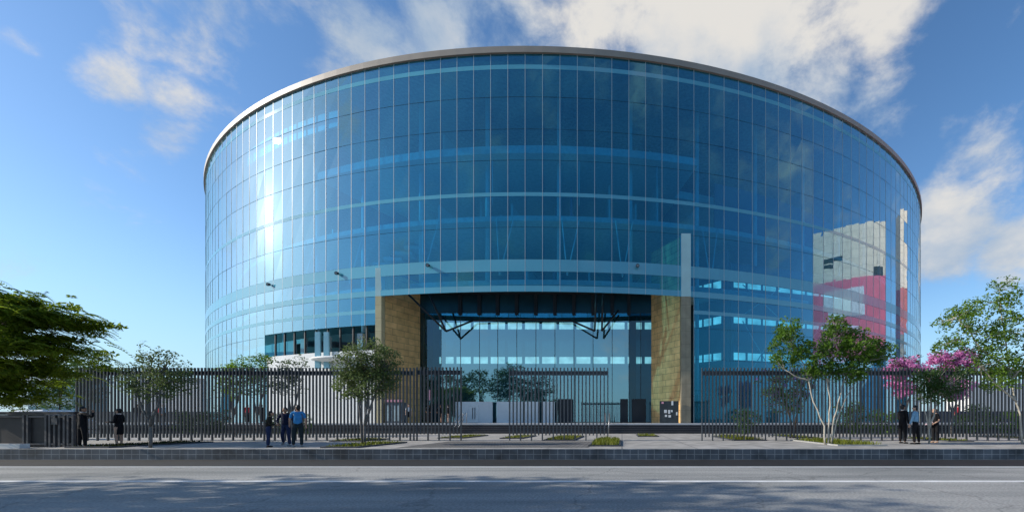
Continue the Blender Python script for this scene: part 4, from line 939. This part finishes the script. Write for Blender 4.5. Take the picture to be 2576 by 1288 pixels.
# ------------------------------------------------------------------ light and sky
SUN_EL, SUN_AZ = 27.0, -96.0          # azimuth clockwise from +Y
sd = Vector((math.sin(R_(SUN_AZ)) * math.cos(R_(SUN_EL)), math.cos(R_(SUN_AZ)) * math.cos(R_(SUN_EL)), math.sin(R_(SUN_EL))))
su = bpy.data.lights.new('sun', 'SUN'); su.energy = 4.4; su.angle = R_(.6); su.color = (1, .93, .82)
so = bpy.data.objects.new('sun', su); COL.objects.link(so); so.rotation_euler = sd.to_track_quat('Z', 'Y').to_euler(); so.location = (-60, -30, 60)

w = bpy.data.worlds.new('World'); scene.world = w; w.use_nodes = True; t = w.node_tree; t.nodes.clear()
out = nn(t, 'ShaderNodeOutputWorld'); bg = nn(t, 'ShaderNodeBackground'); bg.inputs['Strength'].default_value = .15
sky = nn(t, 'ShaderNodeTexSky', sky_type='NISHITA'); sky.sun_disc = False; sky.sun_elevation = R_(SUN_EL); sky.sun_rotation = R_(SUN_AZ % 360)
sky.air_density = 1.0; sky.dust_density = .4; sky.ozone_density = 3.0
hsv = nn(t, 'ShaderNodeHueSaturation'); hsv.inputs['Saturation'].default_value = 1.14; hsv.inputs['Value'].default_value = 1.0
t.links.new(sky.outputs[0], hsv.inputs['Color'])
tc = nn(t, 'ShaderNodeTexCoord')
def px_dir(x, y): return Vector((x * KPX - PX, FPX, HY - y * KPX)).normalized()
def math2(op, a, b, clamp=False):
    n = nn(t, 'ShaderNodeMath', operation=op); n.use_clamp = clamp
    for i, v in enumerate((a, b)):
        if hasattr(v, 'is_linked') or hasattr(v, 'node'): t.links.new(v, n.inputs[i])
        else: n.inputs[i].default_value = v
    return n.outputs[0]
def azel(az, el): return Vector((math.sin(R_(az)) * math.cos(R_(el)), math.cos(R_(az)) * math.cos(R_(el)), math.sin(R_(el))))
def pblob(x, y, rpx, s):
    r3 = math.sqrt((x * KPX - PX) ** 2 + FPX ** 2 + (HY - y * KPX) ** 2)
    return (px_dir(x, y), rpx * 1.15 * KPX / r3 * (FPX / r3) ** .5, s)
BL = [pblob(400, 10, 230, .8), pblob(560, 20, 130, .75), pblob(300, 200, 110, .68), pblob(430, 235, 100, .72), pblob(430, 330, 110, .5), pblob(680, 20, 130, .55), pblob(900, 50, 190, .7), pblob(1120, 60, 200, .7), pblob(1320, 30, 220, .75),
      pblob(1540, 20, 230, .95), pblob(1720, 60, 260, 1.25), pblob(1900, 130, 250, 1.25), pblob(2030, 190, 170, 1.0), pblob(2150, 60, 200, .65), pblob(2200, 220, 140, .5), pblob(2410, 570, 140, 1.15), pblob(2375, 630, 110, 1.05), pblob(2540, 620, 120, .95), pblob(2480, 420, 130, .5), pblob(900, 200, 200, .4), pblob(60, 100, 60, .5),
      (azel(-150, 40), .5, .3), (azel(170, 20), .3, .25), (azel(150, 40), .35, .35), (azel(120, 30), .3, .4)]
acc = None
for c, rad, s in BL:
    sub = nn(t, 'ShaderNodeVectorMath', operation='DISTANCE'); t.links.new(tc.outputs['Generated'], sub.inputs[0]); sub.inputs[1].default_value = c
    mr = nn(t, 'ShaderNodeMapRange', interpolation_type='SMOOTHSTEP'); mr.inputs['From Min'].default_value = rad * 1.25; mr.inputs['From Max'].default_value = rad * .1
    mr.inputs['To Min'].default_value = 0; mr.inputs['To Max'].default_value = s
    t.links.new(sub.outputs['Value'], mr.inputs['Value'])
    acc = mr.outputs['Result'] if acc is None else math2('MAXIMUM', acc, mr.outputs['Result'])
mp = nn(t, 'ShaderNodeMapping'); mp.inputs['Scale'].default_value = (1, 1, 1.35); t.links.new(tc.outputs['Generated'], mp.inputs['Vector'])
nz = nn(t, 'ShaderNodeTexNoise'); nz.inputs['Scale'].default_value = 6.5; nz.inputs['Detail'].default_value = 14; nz.inputs['Roughness'].default_value = .62; nz.inputs['Distortion'].default_value = .15
t.links.new(mp.outputs[0], nz.inputs['Vector'])
fb = math2('MULTIPLY', math2('SUBTRACT', nz.outputs['Fac'], .5), 3.5)
dens = math2('ADD', math2('MULTIPLY', acc, 1.15), math2('SUBTRACT', fb, .22))
ms = nn(t, 'ShaderNodeMapRange', interpolation_type='SMOOTHSTEP'); ms.inputs['From Min'].default_value = -.02; ms.inputs['From Max'].default_value = 1.0; ms.inputs['To Max'].default_value = .96
t.links.new(dens, ms.inputs['Value'])
nz2 = nn(t, 'ShaderNodeTexNoise'); nz2.inputs['Scale'].default_value = 3.0; nz2.inputs['Detail'].default_value = 7
mp2 = nn(t, 'ShaderNodeMapping'); mp2.inputs['Location'].default_value = (.4, .2, .12); t.links.new(mp.outputs[0], mp2.inputs['Vector']); t.links.new(mp2.outputs[0], nz2.inputs['Vector'])
shade = math2('ADD', math2('MULTIPLY', nz2.outputs['Fac'], 1.5), math2('MULTIPLY', nz.outputs['Fac'], .75))
sm = nn(t, 'ShaderNodeMapRange', interpolation_type='SMOOTHSTEP'); sm.inputs['From Min'].default_value = .88; sm.inputs['From Max'].default_value = 1.34
t.links.new(shade, sm.inputs['Value'])
cc = nn(t, 'ShaderNodeMix', data_type='RGBA'); cc.inputs['A'].default_value = (2.2, 2.8, 3.6, 1); cc.inputs['B'].default_value = (4.5, 4.35, 4.1, 1)
t.links.new(sm.outputs['Result'], cc.inputs['Factor'])
mxs = nn(t, 'ShaderNodeMix', data_type='RGBA'); t.links.new(ms.outputs['Result'], mxs.inputs['Factor']); t.links.new(hsv.outputs['Color'], mxs.inputs['A']); t.links.new(cc.outputs['Result'], mxs.inputs['B'])
sx = nn(t, 'ShaderNodeSeparateXYZ'); t.links.new(tc.outputs['Generated'], sx.inputs[0])
hz = nn(t, 'ShaderNodeMapRange', interpolation_type='SMOOTHERSTEP'); hz.inputs['From Min'].default_value = .36; hz.inputs['From Max'].default_value = -.08; hz.inputs['To Max'].default_value = .85
t.links.new(sx.outputs['Z'], hz.inputs['Value'])
hm = nn(t, 'ShaderNodeMix', data_type='RGBA'); hm.inputs['B'].default_value = (2.1, 3.7, 5.0, 1)
t.links.new(hz.outputs['Result'], hm.inputs['Factor']); t.links.new(hsv.outputs['Color'], hm.inputs['A']); t.links.new(hm.outputs['Result'], mxs.inputs['A'])
prev = mxs.outputs['Result']
for (az, el, rad, colr) in ((-92, 20, .135, (14, 13.7, 12.8)), (-93, 13, .56, (2.3, 2.0, 1.2))):  # glow patches added to the sky to brighten the left glass reflections
    sub = nn(t, 'ShaderNodeVectorMath', operation='DISTANCE'); t.links.new(tc.outputs['Generated'], sub.inputs[0]); sub.inputs[1].default_value = azel(az, el)
    mr = nn(t, 'ShaderNodeMapRange', interpolation_type='SMOOTHSTEP'); mr.inputs['From Min'].default_value = rad; mr.inputs['From Max'].default_value = 0; t.links.new(sub.outputs['Value'], mr.inputs['Value'])
    pw_ = math2('POWER', mr.outputs['Result'], 2.0)
    ad = nn(t, 'ShaderNodeMix', data_type='RGBA', blend_type='ADD'); ad.inputs['B'].default_value = (*colr, 1); t.links.new(pw_, ad.inputs['Factor']); t.links.new(prev, ad.inputs['A']); prev = ad.outputs['Result']
t.links.new(prev, bg.inputs['Color']); t.links.new(bg.outputs[0], out.inputs[0])

# ------------------------------------------------------------------ camera
cam = bpy.data.cameras.new('camera'); co = bpy.data.objects.new('camera', cam); COL.objects.link(co)
co.location = (0, 0, EYE); co.rotation_euler = (R_(90), 0, 0)
cam.sensor_width = 36; cam.sensor_fit = 'HORIZONTAL'; cam.lens = FPX / 2917 * 36
cam.shift_x = (1458.5 - PX) / 2917; cam.shift_y = (HY - 729) / 2917
cam.clip_end = 5000; cam.clip_start = .1
scene.camera = co
scene.view_settings.view_transform = 'Standard'; scene.view_settings.look = 'None'; scene.view_settings.exposure = .25; scene.view_settings.gamma = 1
try:
    scene.cycles.transparent_max_bounces = 16; scene.cycles.max_bounces = 8; scene.cycles.use_denoising = True; scene.cycles.caustics_reflective = False; scene.cycles.caustics_refractive = False
    scene.cycles.sample_clamp_indirect = 6
except Exception: pass
for o in bpy.data.objects:
    if 'o' in o.keys(): del o['o']
